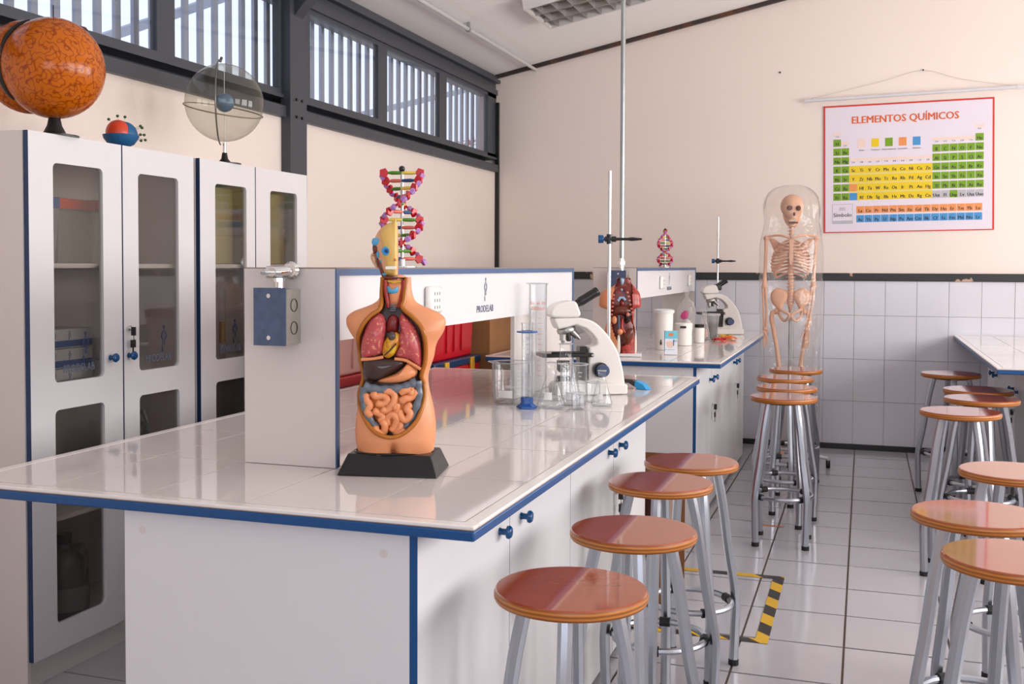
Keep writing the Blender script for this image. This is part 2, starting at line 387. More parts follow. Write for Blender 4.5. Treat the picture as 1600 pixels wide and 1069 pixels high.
    for i, c in enumerate(WIN_R):
        f = MB()
        f.box(XR + .02, XR + .07, c - 1, c + 1, 1.15, 1.2); f.box(XR + .02, XR + .07, c - 1, c + 1, 2.9, 2.95)
        for y in (c - 1, c - .02, c + .95): f.box(XR + .02, XR + .07, y, y + .05, 1.2, 2.9)
        struct(f, 'window_%d' % (7 + i), STEEL_D)
    f = MB()
    f.box(-.65, 2.45, YN - .08, YN - .03, 1.15, 1.2); f.box(-.65, 2.45, YN - .08, YN - .03, 2.7, 2.75)
    for x in (-.65, .35, 1.4, 2.4): f.box(x, x + .05, YN - .08, YN - .03, 1.2, 2.7)
    struct(f, 'window_11', STEEL_D)  # frame of the unseen rear opening, added to hold the fill lamp
build_room()
# ------------------------------------------------------------------ furniture
def logo(parent, x, y, z, s, m, side='+x', name='printed_mark'):
    """the maker's mark: an open zigzag ring of little squares on a stem"""
    b = MB(); t = .0006
    def q(u, v, w, h):
        if side == '+x': b.box(x, x + t, y + (u - w / 2) * s, y + (u + w / 2) * s, z + (v - h / 2) * s, z + (v + h / 2) * s)
        else: b.box(x + (u - w / 2) * s, x + (u + w / 2) * s, y - t, y, z + (v - h / 2) * s, z + (v + h / 2) * s)
    for u, v, w, h in ((0, 1.0, .1, .16), (0, .86, .16, .06), (-.13, .74, .1, .14), (.13, .74, .1, .14), (-.2, .56, .1, .26), (.2, .56, .1, .26), (-.12, .4, .1, .1), (.12, .38, .1, .14),
                       (.03, .27, .1, .1), (-.15, .12, .035, .5), (-.15, -.2, .1, .26), (.03, .12, .1, .16), (-.06, 1.1, .05, .1), (.06, 1.1, .05, .1)):
        q(u, v, w, h)
    return b.build(name, m, parent, world=True)
INK = mat('dark_blue_ink', (28, 52, 96), .5)
INKG = mat('grey_blue_ink', (96, 108, 134), .5)
def txt_world(name, body, size, p, nx, m, parent, **k):
    return text(name, body, size, face(Vector(p) - root_loc(parent), nx), m, parent, **k)
def knob(parent, p, r=.017, ln=.032, side='+x'):
    M = Matrix.Rotation(PI / 2, 4, 'Y') if side == '+x' else Matrix.Rotation(-PI / 2, 4, 'Y')
    return MB().lathe([(r * .62, 0), (r * .5, ln * .2), (r * .5, ln * .55), (r, ln * .68), (r * 1.05, ln * .85), (r * .8, ln * 1.03), (r * .3, ln * 1.1), (1e-4, ln * 1.1)], 16,
                      c=Vector(p) - root_loc(parent), M=M).build('knob', KNOB, parent)
def lock(parent, p, sgn=1):
    q = Vector(p) - root_loc(parent)
    l = MB().tube([q, q + Vector((.008 * sgn, 0, 0))], .011, 12).tube([q + Vector((.006 * sgn, 0, 0)), q + Vector((.016 * sgn, 0, 0))], .006, 10).build('lock', CHROME, parent)
    k = MB(); a = q + Vector((.02 * sgn, 0, 0)) - Vector((0, 0, 0))
    k.box(a.x - .006, a.x + .012, a.y - .004, a.y + .004, a.z - .028, a.z + .006)
    k.tube([a + Vector((.004, 0, -.028)), a + Vector((.004, 0, -.05))], .0015, 6)
    k.box(a.x - .003, a.x + .005, a.y - .012, a.y + .012, a.z - .075, a.z - .045); k.box(a.x - .001, a.x + .002, a.y - .003, a.y + .003, a.z - .105, a.z - .075)
    k.build('key', BLACKP, l)
def rounded_window_door(x0, x1, ya, yb, za, zb, wins, r=.02):
    """door leaf in the YZ plane with rounded window cut-outs stacked in one column"""
    m = MB(); wy0, wy1 = wins[0][0], wins[0][1]
    m.box(x0, x1, ya, wy0, za, zb); m.box(x0, x1, wy1, yb, za, zb)
    zs = [za] + [v for w in wins for v in (w[2], w[3])] + [zb]
    for i in range(0, len(zs), 2): m.box(x0, x1, wy0, wy1, zs[i], zs[i + 1])
    for w in wins:
        for sy, cy_ in ((1, w[0]), (-1, w[1])):
            for sz, cz in ((1, w[2]), (-1, w[3])):
                pts = [(cy_, cz)] + [(cy_ + sy * (r - r * math.sin(a)), cz + sz * (r - r * math.cos(a))) for a in [PI / 2 * k / 4 for k in range(5)]]
                m.prism(pts, x0, x1, 'x')
    return m
def cabinet(y0, y1, doors, label, knob_y, lock_y):
    xf, xb, H = -2.74, -3.175, 1.965
    t = thing('display_cabinet', label, 'cabinet', (-2.95, (y0 + y1) / 2, 0), group=None)
    B = lambda mb, n, m, p=t, **k: mb.build(n, m, p, world=True, **k)
    B(MB().box(xb, xf - .022, y0, y0 + .018, 0, H), 'side_panel', MELAM_W); B(MB().box(xb, xf - .022, y1 - .018, y1, 0, H), 'side_panel', MELAM_W)
    B(MB().box(xb, xf - .022, y0 + .018, y1 - .018, H - .018, H), 'top_panel', MELAM_W)
    B(MB().box(xb, xb + .008, y0 + .018, y1 - .018, .1, H - .018), 'back_panel', MELAM_W)
    B(MB().box(xf - .05, xf - .032, y0 + .018, y1 - .018, 0, .095), 'plinth', MELAM_W)
    for z in (.095, .56, 1.015, 1.487): B(MB().box(xb + .008, xf - .04, y0 + .018, y1 - .018, z, z + .017), 'shelf', MELAM_W)
    for (a, b, wa, wb) in doors:
        wins = [(wa, wb, .2, .976), (wa, wb, 1.075, 1.863)]
        d = B(rounded_window_door(xf - .019, xf, a + .0015, b - .0015, .1, H, wins), 'door', MELAM)
        B(MB().box(xf - .0195, xf - .0005, a, a + .0016, .1, H), 'edge_band', NAVY, d); B(MB().box(xf - .0195, xf - .0005, b - .0016, b, .1, H), 'edge_band', NAVY, d)
        for w in wins: B(MB().box(xf - .013, xf - .010, w[0] - .004, w[1] + .004, w[2] - .004, w[3] + .004), 'glass_pane', CABPANE, d)
        logo(d, xf - .0095, (wa + wb) / 2 + .04, 1.165, .075, INK); txt_world('lettering', 'PRODELAB', .042, (xf - .0098, (wa + wb) / 2 + .005, 1.105), '+x', INKG, d, sx=.82)
        mid = (y0 + y1) / 2
        ky = knob_y[0] if a < mid - .1 else knob_y[1]
        knob(d, (xf, ky, 1.143))
        if a > mid - .1: lock(d, (xf, lock_y, 1.25))
        hy = a + .03 if a < mid - .1 else b - .03
        for z in (.3, 1.25, 1.75): B(MB().box(xf - .05, xf - .0195, hy - .008, hy + .008, z - .02, z + .02), 'hinge', GALV, d)
    return t
def build_cabinets():
    cabinet(3.0, 3.98, [(3.005, 3.5, 3.125, 3.39), (3.505, 3.977, 3.60, 3.865)], 'tall white cabinet with glazed doors and the orange globe on top', (3.425, 3.535), 3.535)
    cabinet(4.015, 4.975, [(4.02, 4.47, 4.137, 4.394), (4.475, 4.972, 4.606, 4.867)], 'tall white cabinet with glazed doors and the clear globe on top', (4.40, 4.53), 4.52)
def bin_box(name, label, x0, x1, y0, y1, z0, z1, m, lidm=None, cat='box', group=None, text_=None, taper=.0):
    t = thing(name, label, cat, ((x0 + x1) / 2, (y0 + y1) / 2, z0), group=group); h = z1 - z0; a, b = (x1 - x0) / 2, (y1 - y0) / 2
    lh = .16 * h if lidm else 0; c = 1 - taper
    m_ = MB(); m_.add([(-a * c, -b * c, 0), (a * c, -b * c, 0), (a * c, b * c, 0), (-a * c, b * c, 0), (-a, -b, h - lh), (a, -b, h - lh), (a, b, h - lh), (-a, b, h - lh)],
                     [(0, 3, 2, 1), (4, 5, 6, 7), (0, 1, 5, 4), (1, 2, 6, 5), (2, 3, 7, 6), (3, 0, 4, 7)])
    m_.build('body', m, t, bevel=.004)
    if lidm: MB().box(-a - .003, a + .003, -b - .003, b + .003, h - lh, h).build('lid', lidm, t, bevel=.003)
    return t
def build_cabinet_contents():
    W = mat('white_card', (206, 205, 206), .5); B1 = mat('blue_box_card', (40, 84, 150), .45); OR = mat('orange_plastic_bin', (214, 74, 30), .35)
    GY = mat('grey_plastic_tray', (120, 122, 126), .4); CL = glass('milky_plastic', tint=(235, 235, 230), edge=.4, body=.28, rough=.15)
    z1, z2, z3 = 1.5055, 1.0335, .5785
    bin_box('storage_bin', 'clear plastic bin with blue rim on the top shelf behind the first door', -3.1, -2.84, 3.06, 3.27, z1, 1.75, CL, B1, 'bin', taper=.08)
    bin_box('storage_bin', 'clear plastic bin with orange rim on the top shelf, against the first door stile', -3.1, -2.86, 3.29, 3.49, z1, 1.75, CL, OR, 'bin', taper=.08)
    bin_box('storage_bin', 'narrow orange bin behind the second door of the globe cabinet', -3.1, -2.88, 3.52, 3.71, z1, 1.755, CL, OR, 'bin', taper=.08)
    c = tag(MB().box(-2.836, -2.83, 3.1, 3.2, 1.58, 1.67).build('label_card', W), 'small white card on the blue-rimmed bin', 'card')
    k = 0
    lab = ['white carton at the bottom of the pile behind the first door', 'white carton in the middle of the pile behind the first door', 'white carton on top of the pile behind the first door']
    for i in range(3):
        b = bin_box('carton', lab[i], -3.08, -2.85, 3.15, 3.46, z2 + .075 * i, z2 + .075 * i + .073, W, None)
        MB().box(.1152, .1158, -.15, .15, .005, .03).build('printed_band', B1, b)
        logo(b, -2.8495, 3.25, z2 + .075 * i + .035, .026, B1); logo(b, -2.8495, 3.33, z2 + .075 * i + .035, .026, B1)
    for i in range(4):
        b = bin_box('carton', ['small end-on carton, lowest beside the white carton pile', 'small end-on carton second from the shelf beside the white carton pile', 'small end-on carton third from the shelf beside the white carton pile', 'small end-on carton topmost beside the white carton pile'][i],
                    -3.05, -2.86, 3.05, 3.13, z2 + .06 * i, z2 + .06 * i + .058, W)
        MB().box(.0952, .0958, -.01, .02, .012, .03).build('printed_square', INK, b)
    for i in range(2):
        b = bin_box('carton', ['blue and white carton under another behind the door with the keys', 'blue and white carton on top behind the door with the keys'][i], -3.05, -2.86, 3.54, 3.69, z2 + .09 * i, z2 + .09 * i + .085, W)
        for q in (.03, .06): MB().box(.0952, .0958, -.07, .07, q - .012, q + .008).build('printed_band', B1, b)
    # jugs on the bottom shelves
    def jug(x, y, z, label):
        t = thing('chemical_jug', label, 'jug', (x, y, z))
        MB().lathe([(.085, 0), (.09, .01), (.09, .2), (.075, .25), (.03, .29), (.026, .31)], 18).build('body', mat('grey_translucent_jug', (96, 92, 88), .3), t)
        MB().lathe([(.03, .31), (.03, .345), (.0001, .345)], 14).build('cap', BLACKP, t)
        MB().tube([(.02, 0, .3), (.085, 0, .31), (.105, 0, .26), (.09, 0, .19)], .009, 8).build('handle', mat('grey_translucent_jug', (96, 92, 88)), t)
        MB().lathe([(.0912, .06), (.0912, .15)], 18, caps=False).build('paper_label', mat('grey_label_paper', (138, 136, 134), .6), t)
    jug(-2.9, 3.16, .1135, 'grey jug on the bottom shelf by the cabinet side'); jug(-2.92, 3.37, .1135, 'grey jug on the bottom shelf with its label in the door window')
    jug(-2.92, 3.75, .5785, 'grey jug on the lower shelf behind the door with the keys')
    # glass tubes in the second cabinet
    for i in range(5):
        x, y = -2.86 - .05 * (i % 2), 4.17 + .05 * i
        t = thing('graduated_tube', ['tall glass tube closest to the blue edge of the clear-globe cabinet door', 'second tall glass tube from the blue door edge', 'third tall glass tube from the blue door edge', 'fourth tall glass tube from the blue door edge', 'fifth tall glass tube from the blue door edge'][i], 'tube', (x, y, z2))
        MB().lathe([(.03, 0), (.03, .008), (.014, .012), (.014, .33 + .02 * (i % 3))], 12).build('tube_body', LABGLASS, t)
        MB().lathe([(.0145, .1), (.0145, .2)], 12, caps=False).build('amber_band', mat('amber_liquid', (176, 128, 48), .2), t)
    bin_box('storage_bin', 'yellowish wrapped bundle on the top shelf behind the clear-globe cabinet door', -3.08, -2.83, 4.1, 4.42, z1, 1.86, mat('yellowish_film_wrap', (176, 164, 116), .25, bump=.4, bscale=25), None, 'bundle')
    bin_box('storage_bin', 'yellowish wrapped bundle on the top shelf behind the far door', -3.08, -2.83, 4.55, 4.9, z1, 1.86, mat('yellowish_film_wrap', (176, 164, 116)), None, 'bundle')
build_cabinets(); build_cabinet_contents()
def bench(dx, dy, label, mirror=False, Y1=None, over=.145, knobs=True):
    """tiled island bench; knobs on the +x side unless mirrored"""
    X0, X1, Ya, Yb, Z = -2.157 + dx, -.756 + dx, 2.073 + dy, (5.288 + dy if Y1 is None else Y1), .955
    if mirror: X0, X1 = .68, 2.08
    t = thing('laboratory_bench', label, 'bench', ((X0 + X1) / 2, Ya + .5, 0))
    B = lambda mb, n, m, p=t, **k: mb.build(n, m, p, world=True, **k)
    B(MB().box(X0, X1, Ya, Yb, Z - .027, Z - .004), 'edge_band', BLUE if not mirror else BLUE, bevel=.004)
    top = B(MB().box(X0 + .001, X1 - .001, Ya + .001, Yb - .001, Z - .004, Z + .0035), 'worktop', BGROUT)
    nose = MB(); n_ = .034
    nose.box(X0, X1, Ya, Ya + n_, Z - .003, Z + .0062); nose.box(X0, X1, Yb - n_, Yb, Z - .003, Z + .0062)
    nose.box(X1 - n_, X1, Ya + n_, Yb - n_, Z - .003, Z + .0062); nose.box(X0, X0 + n_, Ya + n_, Yb - n_, Z - .003, Z + .0062)
    B(nose, 'nosing', mat('white_bench_nosing', (236, 230, 226), .15), top, bevel=.003)
    xs = [X0 + n_, X0 + .279, X0 + .559, X0 + .833, X0 + 1.112, X1 - n_]; ys = [Ya + n_]
    while ys[-1] + .46 < Yb - n_ - .1: ys.append(ys[-1] + .452 if len(ys) > 1 else Ya + .478)
    ys.append(Yb - n_)
    for i in range(5):
        for j in range(len(ys) - 1):
            o = MB().box(xs[i] + .002, xs[i + 1] - .002, ys[j] + .0028, ys[j + 1] - .0028, Z + .001, Z + .006).build('tile', BTILE, top, world=True)
            o.rotation_euler = (0, 0, 0)
    if not mirror: xa, xb = X0 + .513, X1 - .137
    else: xa, xb = X0 + .17, X1 - .1
    yc, yd = Ya + .027, Ya + 2.563
    if mirror: yc, yd = Ya + .1, 8.47
    t_ = .018; Zt = Z - .027
    B(MB().box(xa, xb - .02, yc, yc + t_, 0, Zt), 'end_panel', MELAM)
    B(MB().box(xa, xb - .02, yd - t_, yd, 0, Zt), 'end_panel', MELAM)
    if not mirror:
        B(MB().box(xa, xa + t_, yc + t_, yd - t_, 0, Zt), 'back_panel', MELAM)
        xf = xb - .002; sg = 1
    else:
        B(MB().box(xb - t_, xb, yc + t_, yd - t_, 0, Zt), 'back_panel', MELAM)
        xf = xa; sg = -1
    B(MB().box(min(xf, xf - sg * .07) if sg > 0 else xf + .05, (xf - .05) if sg > 0 else xf + .07, yc + t_, yd - t_, 0, .08), 'plinth', MELAM_W)
    nd = 4; w = (yd - yc) / nd
    for i in range(nd):
        a, b = yc + w * i, yc + w * (i + 1)
        x0, x1 = (xf - .018, xf) if sg > 0 else (xf, xf + .018)
        d = B(MB().box(x0, x1, a + .0022, b - .0012, .02, Zt - .004), 'door', MELAM)
        B(MB().box(x0, x1, a, a + .0022, .02, Zt - .004), 'edge_band', BLUE if i == 0 else NAVY, d)
        ky = (b - .085) if i % 2 == 0 else (a + .1)
        knob(d, (xf, ky, .805 if not mirror else .78), side='+x' if sg > 0 else '-x')
        if i % 2 == 1: lock(d, (xf, a + .03, .635 if not mirror else .66), sg)
    # screw caps
    c = MB()
    for x in (xa + .05, xb - .08): c.tube([(x, yc - .001, Zt - .05), (x, yc, Zt - .05)], .009, 12)
    B(c, 'screw_cap', MELAM_W)
    return t
def partition(dx, dy, label, socket=True):
    X0, X1, Ya, Yb, Z, T = -1.595 + dx, -1.316 + dx, 2.545 + dy, 4.995 + dy, .9625, 1.494
    t = thing('service_partition', label, 'partition', ((X0 + X1) / 2, Ya + 1, Z))
    B = lambda mb, n, m, p=t, **k: mb.build(n, m, p, world=True, **k)
    e = B(MB().box(X0, X1 - .004, Ya, Ya + .018, Z, T - .003), 'end_panel', MELAM_W)
    B(MB().box(X1 - .004, X1, Ya, Ya + .018, Z, T - .003), 'edge_band', SLATE, e)
    B(MB().box(X0, X1, Ya, Yb, T - .003, T), 'top_band', BGROUT)
    B(MB().box(X1 - .019, X1, Ya + .018, Yb, T - .021, T - .003), 'edge_band', SLATE)
    f = B(MB().box(X1 - .022, X1 - .006, Ya + .018, Yb - .018, 1.30, T - .021), 'fascia_board', MELAM)
    B(MB().box(X0 + .006, X0 + .022, Ya + .018, Yb - .018, 1.30, T - .021), 'fascia_board', MELAM)
    B(MB().box(X0 + .022, X1 - .022, Ya + .018, Yb - .018, T - .04, T - .021), 'top_panel', MELAM_W)
    s = B(MB().box(X0, X1 - .004, Yb - .018, Yb, Z, T - .003), 'end_panel', MELAM_W)
    B(MB().box(X1 - .004, X1, Yb - .018, Yb, Z, T - .021), 'edge_band', SLATE, s)
    if dy == 0:
        B(MB().box(X1 - .03, X1 - .014, 4.113, Yb - .018, Z, 1.30), 'lower_panel', MELAM_W)
    cy = Ya + 1.19
    logo(f, X1 - .0055, cy + .005, 1.390, .058, INK); txt_world('lettering', 'PRODELAB', .036, (X1 - .0055, cy, 1.331), '+x', INK, f, sx=1.05)
    for yy in ((3.208,) if dy == 0 else (7.42, 8.66)):
        zz = 1.39
        so = B(MB().box(X1 - .006, X1 + .018, yy - .055, yy + .055, zz - .045, zz + .045), 'power_socket', WHITEP, bevel=.012)
        h = MB()
        if dy == 0:
            for i in range(3):
                for j in range(3): h.box(X1 + .0178, X1 + .0186, yy - .02 + .02 * i - .002, yy - .02 + .02 * i + .002, zz - .028 + .022 * j, zz - .018 + .022 * j)
        else:
            for dz in (-.012, .012): h.box(X1 + .0178, X1 + .0186, yy - .006, yy + .006, zz + dz - .004, zz + dz + .004)
        B(h, 'socket_slots', mat('dark_slot', (70, 60, 60), .6), so)
    for x in (X0 + .035, X1 - .05):
        for z in (1.43, 1.31): B(MB().tube([(x, Ya - .002, z), (x, Ya, z)], .011, 14), 'screw_cap', MELAM_W)
    return t
def build_benches():
    bench(0, 0, 'white tiled bench with blue edge carrying the torso model with a half head')
    bench(-.0, 4.03, 'white tiled bench with blue edge carrying jars, by the skeleton', Y1=9.272)
    bench(0, 4.25, 'white tiled bench behind the group of stools on the poster side', mirror=True, Y1=9.285)
    partition(0, 0, 'white service partition with slate edging behind the half-head torso')
    partition(-.014, 4.03, 'white service partition standing behind the jars at the metal pole')
build_benches()
# junction boxes and conduits
def junction(x, y, z, label, pole_top=None):
    t = thing('junction_box', label, 'junction box', (x, y, z - .09))
    B = lambda mb, n, m, p=t, **k: mb.build(n, m, p, world=True, **k)
    w, h, d = .047, .072, .07
    b = B(MB().box(x - w + .004, x + w + .002, y - d, y, z - h, z + h), 'box_body', mat('galvanised_box', (190, 188, 178), .34, metal=.75, var=.1, scale=30))
    B(MB().box(x - w - .003, x + w - .002, y - d - .003, y - d, z - h - .004, z + h + .004), 'cover_plate', mat('blue_grey_zinc_plate', (92, 108, 140), .3, metal=.85, var=.3, scale=45, detail=8), b)
    s = MB()
    for zz in (z + .055, z - .055): s.tube([(x - .003, y - d - .007, zz), (x - .003, y - d - .003, zz)], .006, 8)
    B(s, 'screw', CHROME, b)
    k = MB()
    for zz in (z + .03, z - .03): k.lathe([(.016, 0), (.0175, 0), (.0175, .0015), (.016, .0015)], 18, c=(x + w + .002, y - .035, zz), M=Matrix.Rotation(PI / 2, 4, 'Y'), caps=False)
    B(k, 'knockout', mat('dark_slot', (70, 60, 60)), b)
    f = MB(); zt = z + h
    f.tube([(x + .012, y - .045, zt), (x + .012, y - .045, zt + .028)], .013, 12); f.tube([(x + .012, y - .045, zt + .02), (x + .012, y - .045, zt + .03)], .0155, 6)
    if pole_top is None:
        f.tube([(x + .03, y, zt + .048), (x + .012, y - .045, zt + .045), (x - .02, y - .055, zt + .045)], .016, 12); f.tube([(x - .02, y - .055, zt + .045), (x - .035, y - .055, zt + .045)], .008, 8)
        f.tube([(x - .005, y - .05, zt + .045), (x - .001, y - .064, zt + .045)], .012, 12)
        f.lathe([(.022, 0), (.024, .004), (.018, .012)], 16, c=(x + .03, y - .0125, zt + .05), M=Matrix.Rotation(PI / 2, 4, 'X'))
    B(f, 'conduit_fitting', CHROME)
    return t
junction(-1.472, 2.545, 1.365, 'galvanised junction box on the end panel of the partition behind the torso with half head')
junction(-1.43, 6.575, 1.40, 'galvanised junction box under the metal pole behind the red torso model', 1)
def build_pole():
    t = thing('conduit_pole', 'tall galvanised conduit pole rising from the rear partition to the ceiling', 'pole', (-1.418, 6.53, 1.5))
    zt = ceil_z(-1.418) - 1.5
    MB().tube([(0, 0, 0), (0, 0, zt)], .0145, 14).build('pole', GALV, t)
    MB().tube([(0, 0, .0), (0, 0, .05)], .021, 8).tube([(0, 0, .012), (0, 0, .03)], .025, 6).build('coupling', CHROME, t)
    MB().tube([(0, 0, zt - .01), (0, 0, zt)], .04, 16).build('flange', GALV, t)
    # ceiling conduit
    t = thing('ceiling_conduit', 'thin conduit pipe running under the ceiling towards the corner', 'pipe', (-2.81, 6, 3.25))
    z = ceil_z(-2.81) - .05 - 3.25
    MB().tube([(0, -4, z), (0, 3.29, z)], .014, 12).build('pipe', mat('white_painted_pipe', (196, 194, 192), .4), t)
    c = MB()
    for y in (-2.5, -.6, 1.55):
        c = MB().tube([(0, y - .012, z), (0, y + .012, z)], .021, 12).box(-.012, .012, y - .01, y + .01, z, z + .05); c.build('clamp', GALV, t)
build_pole()
def build_light():
    a = math.atan(.2034); t = thing('ceiling_light', 'louvred fluorescent ceiling fitting with its lamps off', 'lamp', (-1.7, 7.66, ceil_z(-1.7)))
    t.rotation_euler = (0, -a, 0); L, W, h = .64, .335, .095
    MB().box(-L, L, -W, -W + .02, -h, -.003).box(-L, L, W - .02, W, -h, -.003).box(-L, -L + .02, -W + .02, W - .02, -h, -.003).box(L - .02, L, -W + .02, W - .02, -h, -.003).box(-L + .02, L - .02, -W + .02, W - .02, -.012, -.003).build('frame', mat('white_enamel', (224, 220, 218), .35), t)
    ref = mat('mirror_louvre', (176, 172, 168), .3, metal=.85)
    for y in (-W / 3, W / 3): MB().prism([(y - .010, -.05), (y + .010, -.05), (y + .004, -h), (y - .004, -h)], -L + .02, L - .02, 'x').build('long_louvre', ref, t)
    for i in range(11):
        x = -L + .02 + (2 * L - .04) * (i + .5) / 11
        MB().prism([(x - .013, -.05), (x + .013, -.05), (x + .0015, -h + .002), (x - .0015, -h + .002)], -W + .02, W - .02, 'y').build('cross_louvre', ref, t)
    for y in (-.22, 0, .22): MB().tube([(-L + .03, y, -.02), (L - .03, y, -.02)], .008, 8).build('lamp_tube', WHITEP, t)
build_light()
# ------------------------------------------------------------------ stools
def make_stool(label):
    t = thing('lab_stool', label, 'stool', (0, 0, 0), group='round wooden stools with aluminium legs'); r, H = .173, .78
    MB().lathe([(r - .014, H - .028), (r - .003, H - .025), (r, H - .019), (r, H - .009), (r - .002, H - .003)], 64, caps=False).lathe([(.0001, H - .0281), (r - .014, H - .028)], 64, caps=False).build('seat', PLY, t, sharp=60)
    MB().lathe([(r - .002, H - .003), (r - .005, H), (.0001, H)], 64).build('seat_top', LAMIN, t)
    MB().lathe([(.105, H - .038), (.105, H - .0282)], 24).build('seat_plate', RUBBER, t)
    for k in range(4):
        a = PI / 2 * k; c, s = math.cos(a), math.sin(a)
        prof = smooth_open([(.1, H - .034), (.126, .62), (.152, .44), (.174, .32), (.184, .25), (.183, .16), (.178, .02)], 3)
        l = MB().tube([(c * x, s * x, z) for x, z in prof], .0175, 8, ph=PI / 8).build('leg', ALU, t, sharp=25)
        MB().tube([(c * .178, s * .178, 0), (c * .178, s * .178, .022)], .0195, 10).build('rubber_foot', RUBBER, l)
    MB().tube([(.15 * math.cos(2 * PI * i / 40), .15 * math.sin(2 * PI * i / 40), .255) for i in range(40)], .0115, 8, closed=True).build('foot_ring', ALU, t)
    for k in range(4):
        a = PI / 2 * k; p = [(.15 * math.cos(a + d), .15 * math.sin(a + d), .255) for d in (-.12, 0, .12)]
        MB().tube(p, .0165, 10).build('ring_clamp', RUBBER, t)
    return t
def build_stools():
    base = make_stool('x'); first = True
    S = [(-.613, 2.316, .78, 1.0, .15, 'round wooden stool by the front corner of the torso bench, first of its row'),
         (-.590, 2.892, .78, 1.005, .35, 'round wooden stool second along the row from the front corner of the torso bench'),
         (-.638, 3.574, .78, 1.008, .05, 'round wooden stool third along the torso bench row, under the second pair of blue knobs'),
         (-.599, 3.993, .78, 1.0, .55, 'round wooden stool last of the torso bench row, beside the yellow and black floor tape'),
         (-.406, 6.009, .80, 1.03, PI / 4, 'frontmost round stool of the line of four before the skeleton'),
         (-.424, 6.499, .80, 1.01, .5, 'second round stool of the line of four before the skeleton'),
         (-.470, 7.066, .80, 1.02, .3, 'third round stool of the line of four before the skeleton'),
         (-.438, 7.649, .80, 1.025, .7, 'rearmost round stool of the line of four, touching the skeleton bag'),
         (.453, 5.694, .80, 1.08, .6, 'round stool with clear view of its front legs under the corner of the poster-side bench'),
         (.605, 6.296, .80, 1.1, .2, 'lower of two overlapping stool seats against the poster-side bench knobs'),
         (.630, 6.75, .80, 1.1, .4, 'upper of two overlapping stool seats against the poster-side bench knobs'),
         (.553, 7.719, .80, 1.08, .1, 'stool at the tiled wall beside the far corner of the poster-side bench'),
         (.50, 4.08, .80, 1.04, .3, 'round stool cut by the frame behind the two big overlapping stools'),
         (.319, 3.33, .80, 1.06, .5, 'rear of the two big overlapping stools, chart reflected in its seat'),
         (.366, 2.86, .80, 1.03, .2, 'front of the two big overlapping stools, cut by the picture edge')]
    for x, y, z, d, rz, lab in S:
        o = base if first else copy_tree(base); first = False
        o.location = (x, y, 0); o.rotation_euler = (0, 0, rz); o.scale = (d, d, z / .78); o['label'] = lab
build_stools()
# ------------------------------------------------------------------ anatomical torsos
def body_shell(rows, dep, inside, matof, push=.38, n=112, groove=None):
    m = MB(); N = len(rows); out = []
    for i in range(N - 1):
        (z0, a0, b0), (z1, a1, b1) = rows[i], rows[i + 1]; k = max(1, int(round(abs(z1 - z0) / .0045)))
        for j in range(k):
            t = j / k; out.append((z0 + (z1 - z0) * t, a0 + (a1 - a0) * t, b0 + (b1 - b0) * t))
    out.append(rows[-1])
    # soften the interpolated silhouette
    for _ in range(3):
        o2 = list(out)
        for i in range(1, len(out) - 1):
            o2[i] = (out[i][0], (out[i - 1][1] + out[i][1] * 2 + out[i + 1][1]) / 4, (out[i - 1][2] + out[i][2] * 2 + out[i + 1][2]) / 4)
        out = o2
    vs = []; fl = []
    for z, a, b in out:
        c, hw = (a + b) / 2, (b - a) / 2; d = dep(z)
        for j in range(n):
            th = 2 * PI * j / n; ct, st = math.cos(th), math.sin(th)
            x = c + hw * math.copysign(abs(ct) ** .92, ct); y = -d * math.copysign(abs(st) ** .85, st)
            f = st > 0 and inside(x, z)
            if f: y *= push
            elif groove and st > 0: y *= 1 - groove(x, z)
            vs.append((x, y, z)); fl.append(f)
    m.v = vs
    for i in range(len(out) - 1):
        for j in range(n):
            j2 = (j + 1) % n; q = (i * n + j, i * n + j2, (i + 1) * n + j2, (i + 1) * n + j)
            m.f.append(q); cx = sum(vs[k][0] for k in q) / 4; cz = sum(vs[k][2] for k in q) / 4; cyy = sum(vs[k][1] for k in q) / 4
            m.mi.append(1 if any(fl[k] for k in q) else matof(cx, cyy, cz))
    m.f += [tuple(range(n)), tuple((len(out) - 1) * n + j for j in range(n))[::-1]]; m.mi += [0, 0]
    return m
def pip(poly):
    def f(x, y):
        r = False; j = len(poly) - 1
        for i in range(len(poly)):
            xi, yi = poly[i][:2]; xj, yj = poly[j][:2]
            if (yi > y) != (yj > y) and x < (xj - xi) * (y - yi) / (yj - yi) + xi: r = not r
            j = i
        return r
    return f
def interp(tab):
    def f(z):
        if z <= tab[0][0]: return tab[0][1]
        for (a, u), (b, v) in zip(tab, tab[1:]):
            if z <= b: return u + (v - u) * (z - a) / (b - a)
        return tab[-1][1]
    return f
SKIN = mat('model_skin_paint', (226, 150, 104), .42, var=.05, scale=8)
CAV = mat('cavity_dark_brown', (58, 34, 26), .3, var=.3, scale=30)
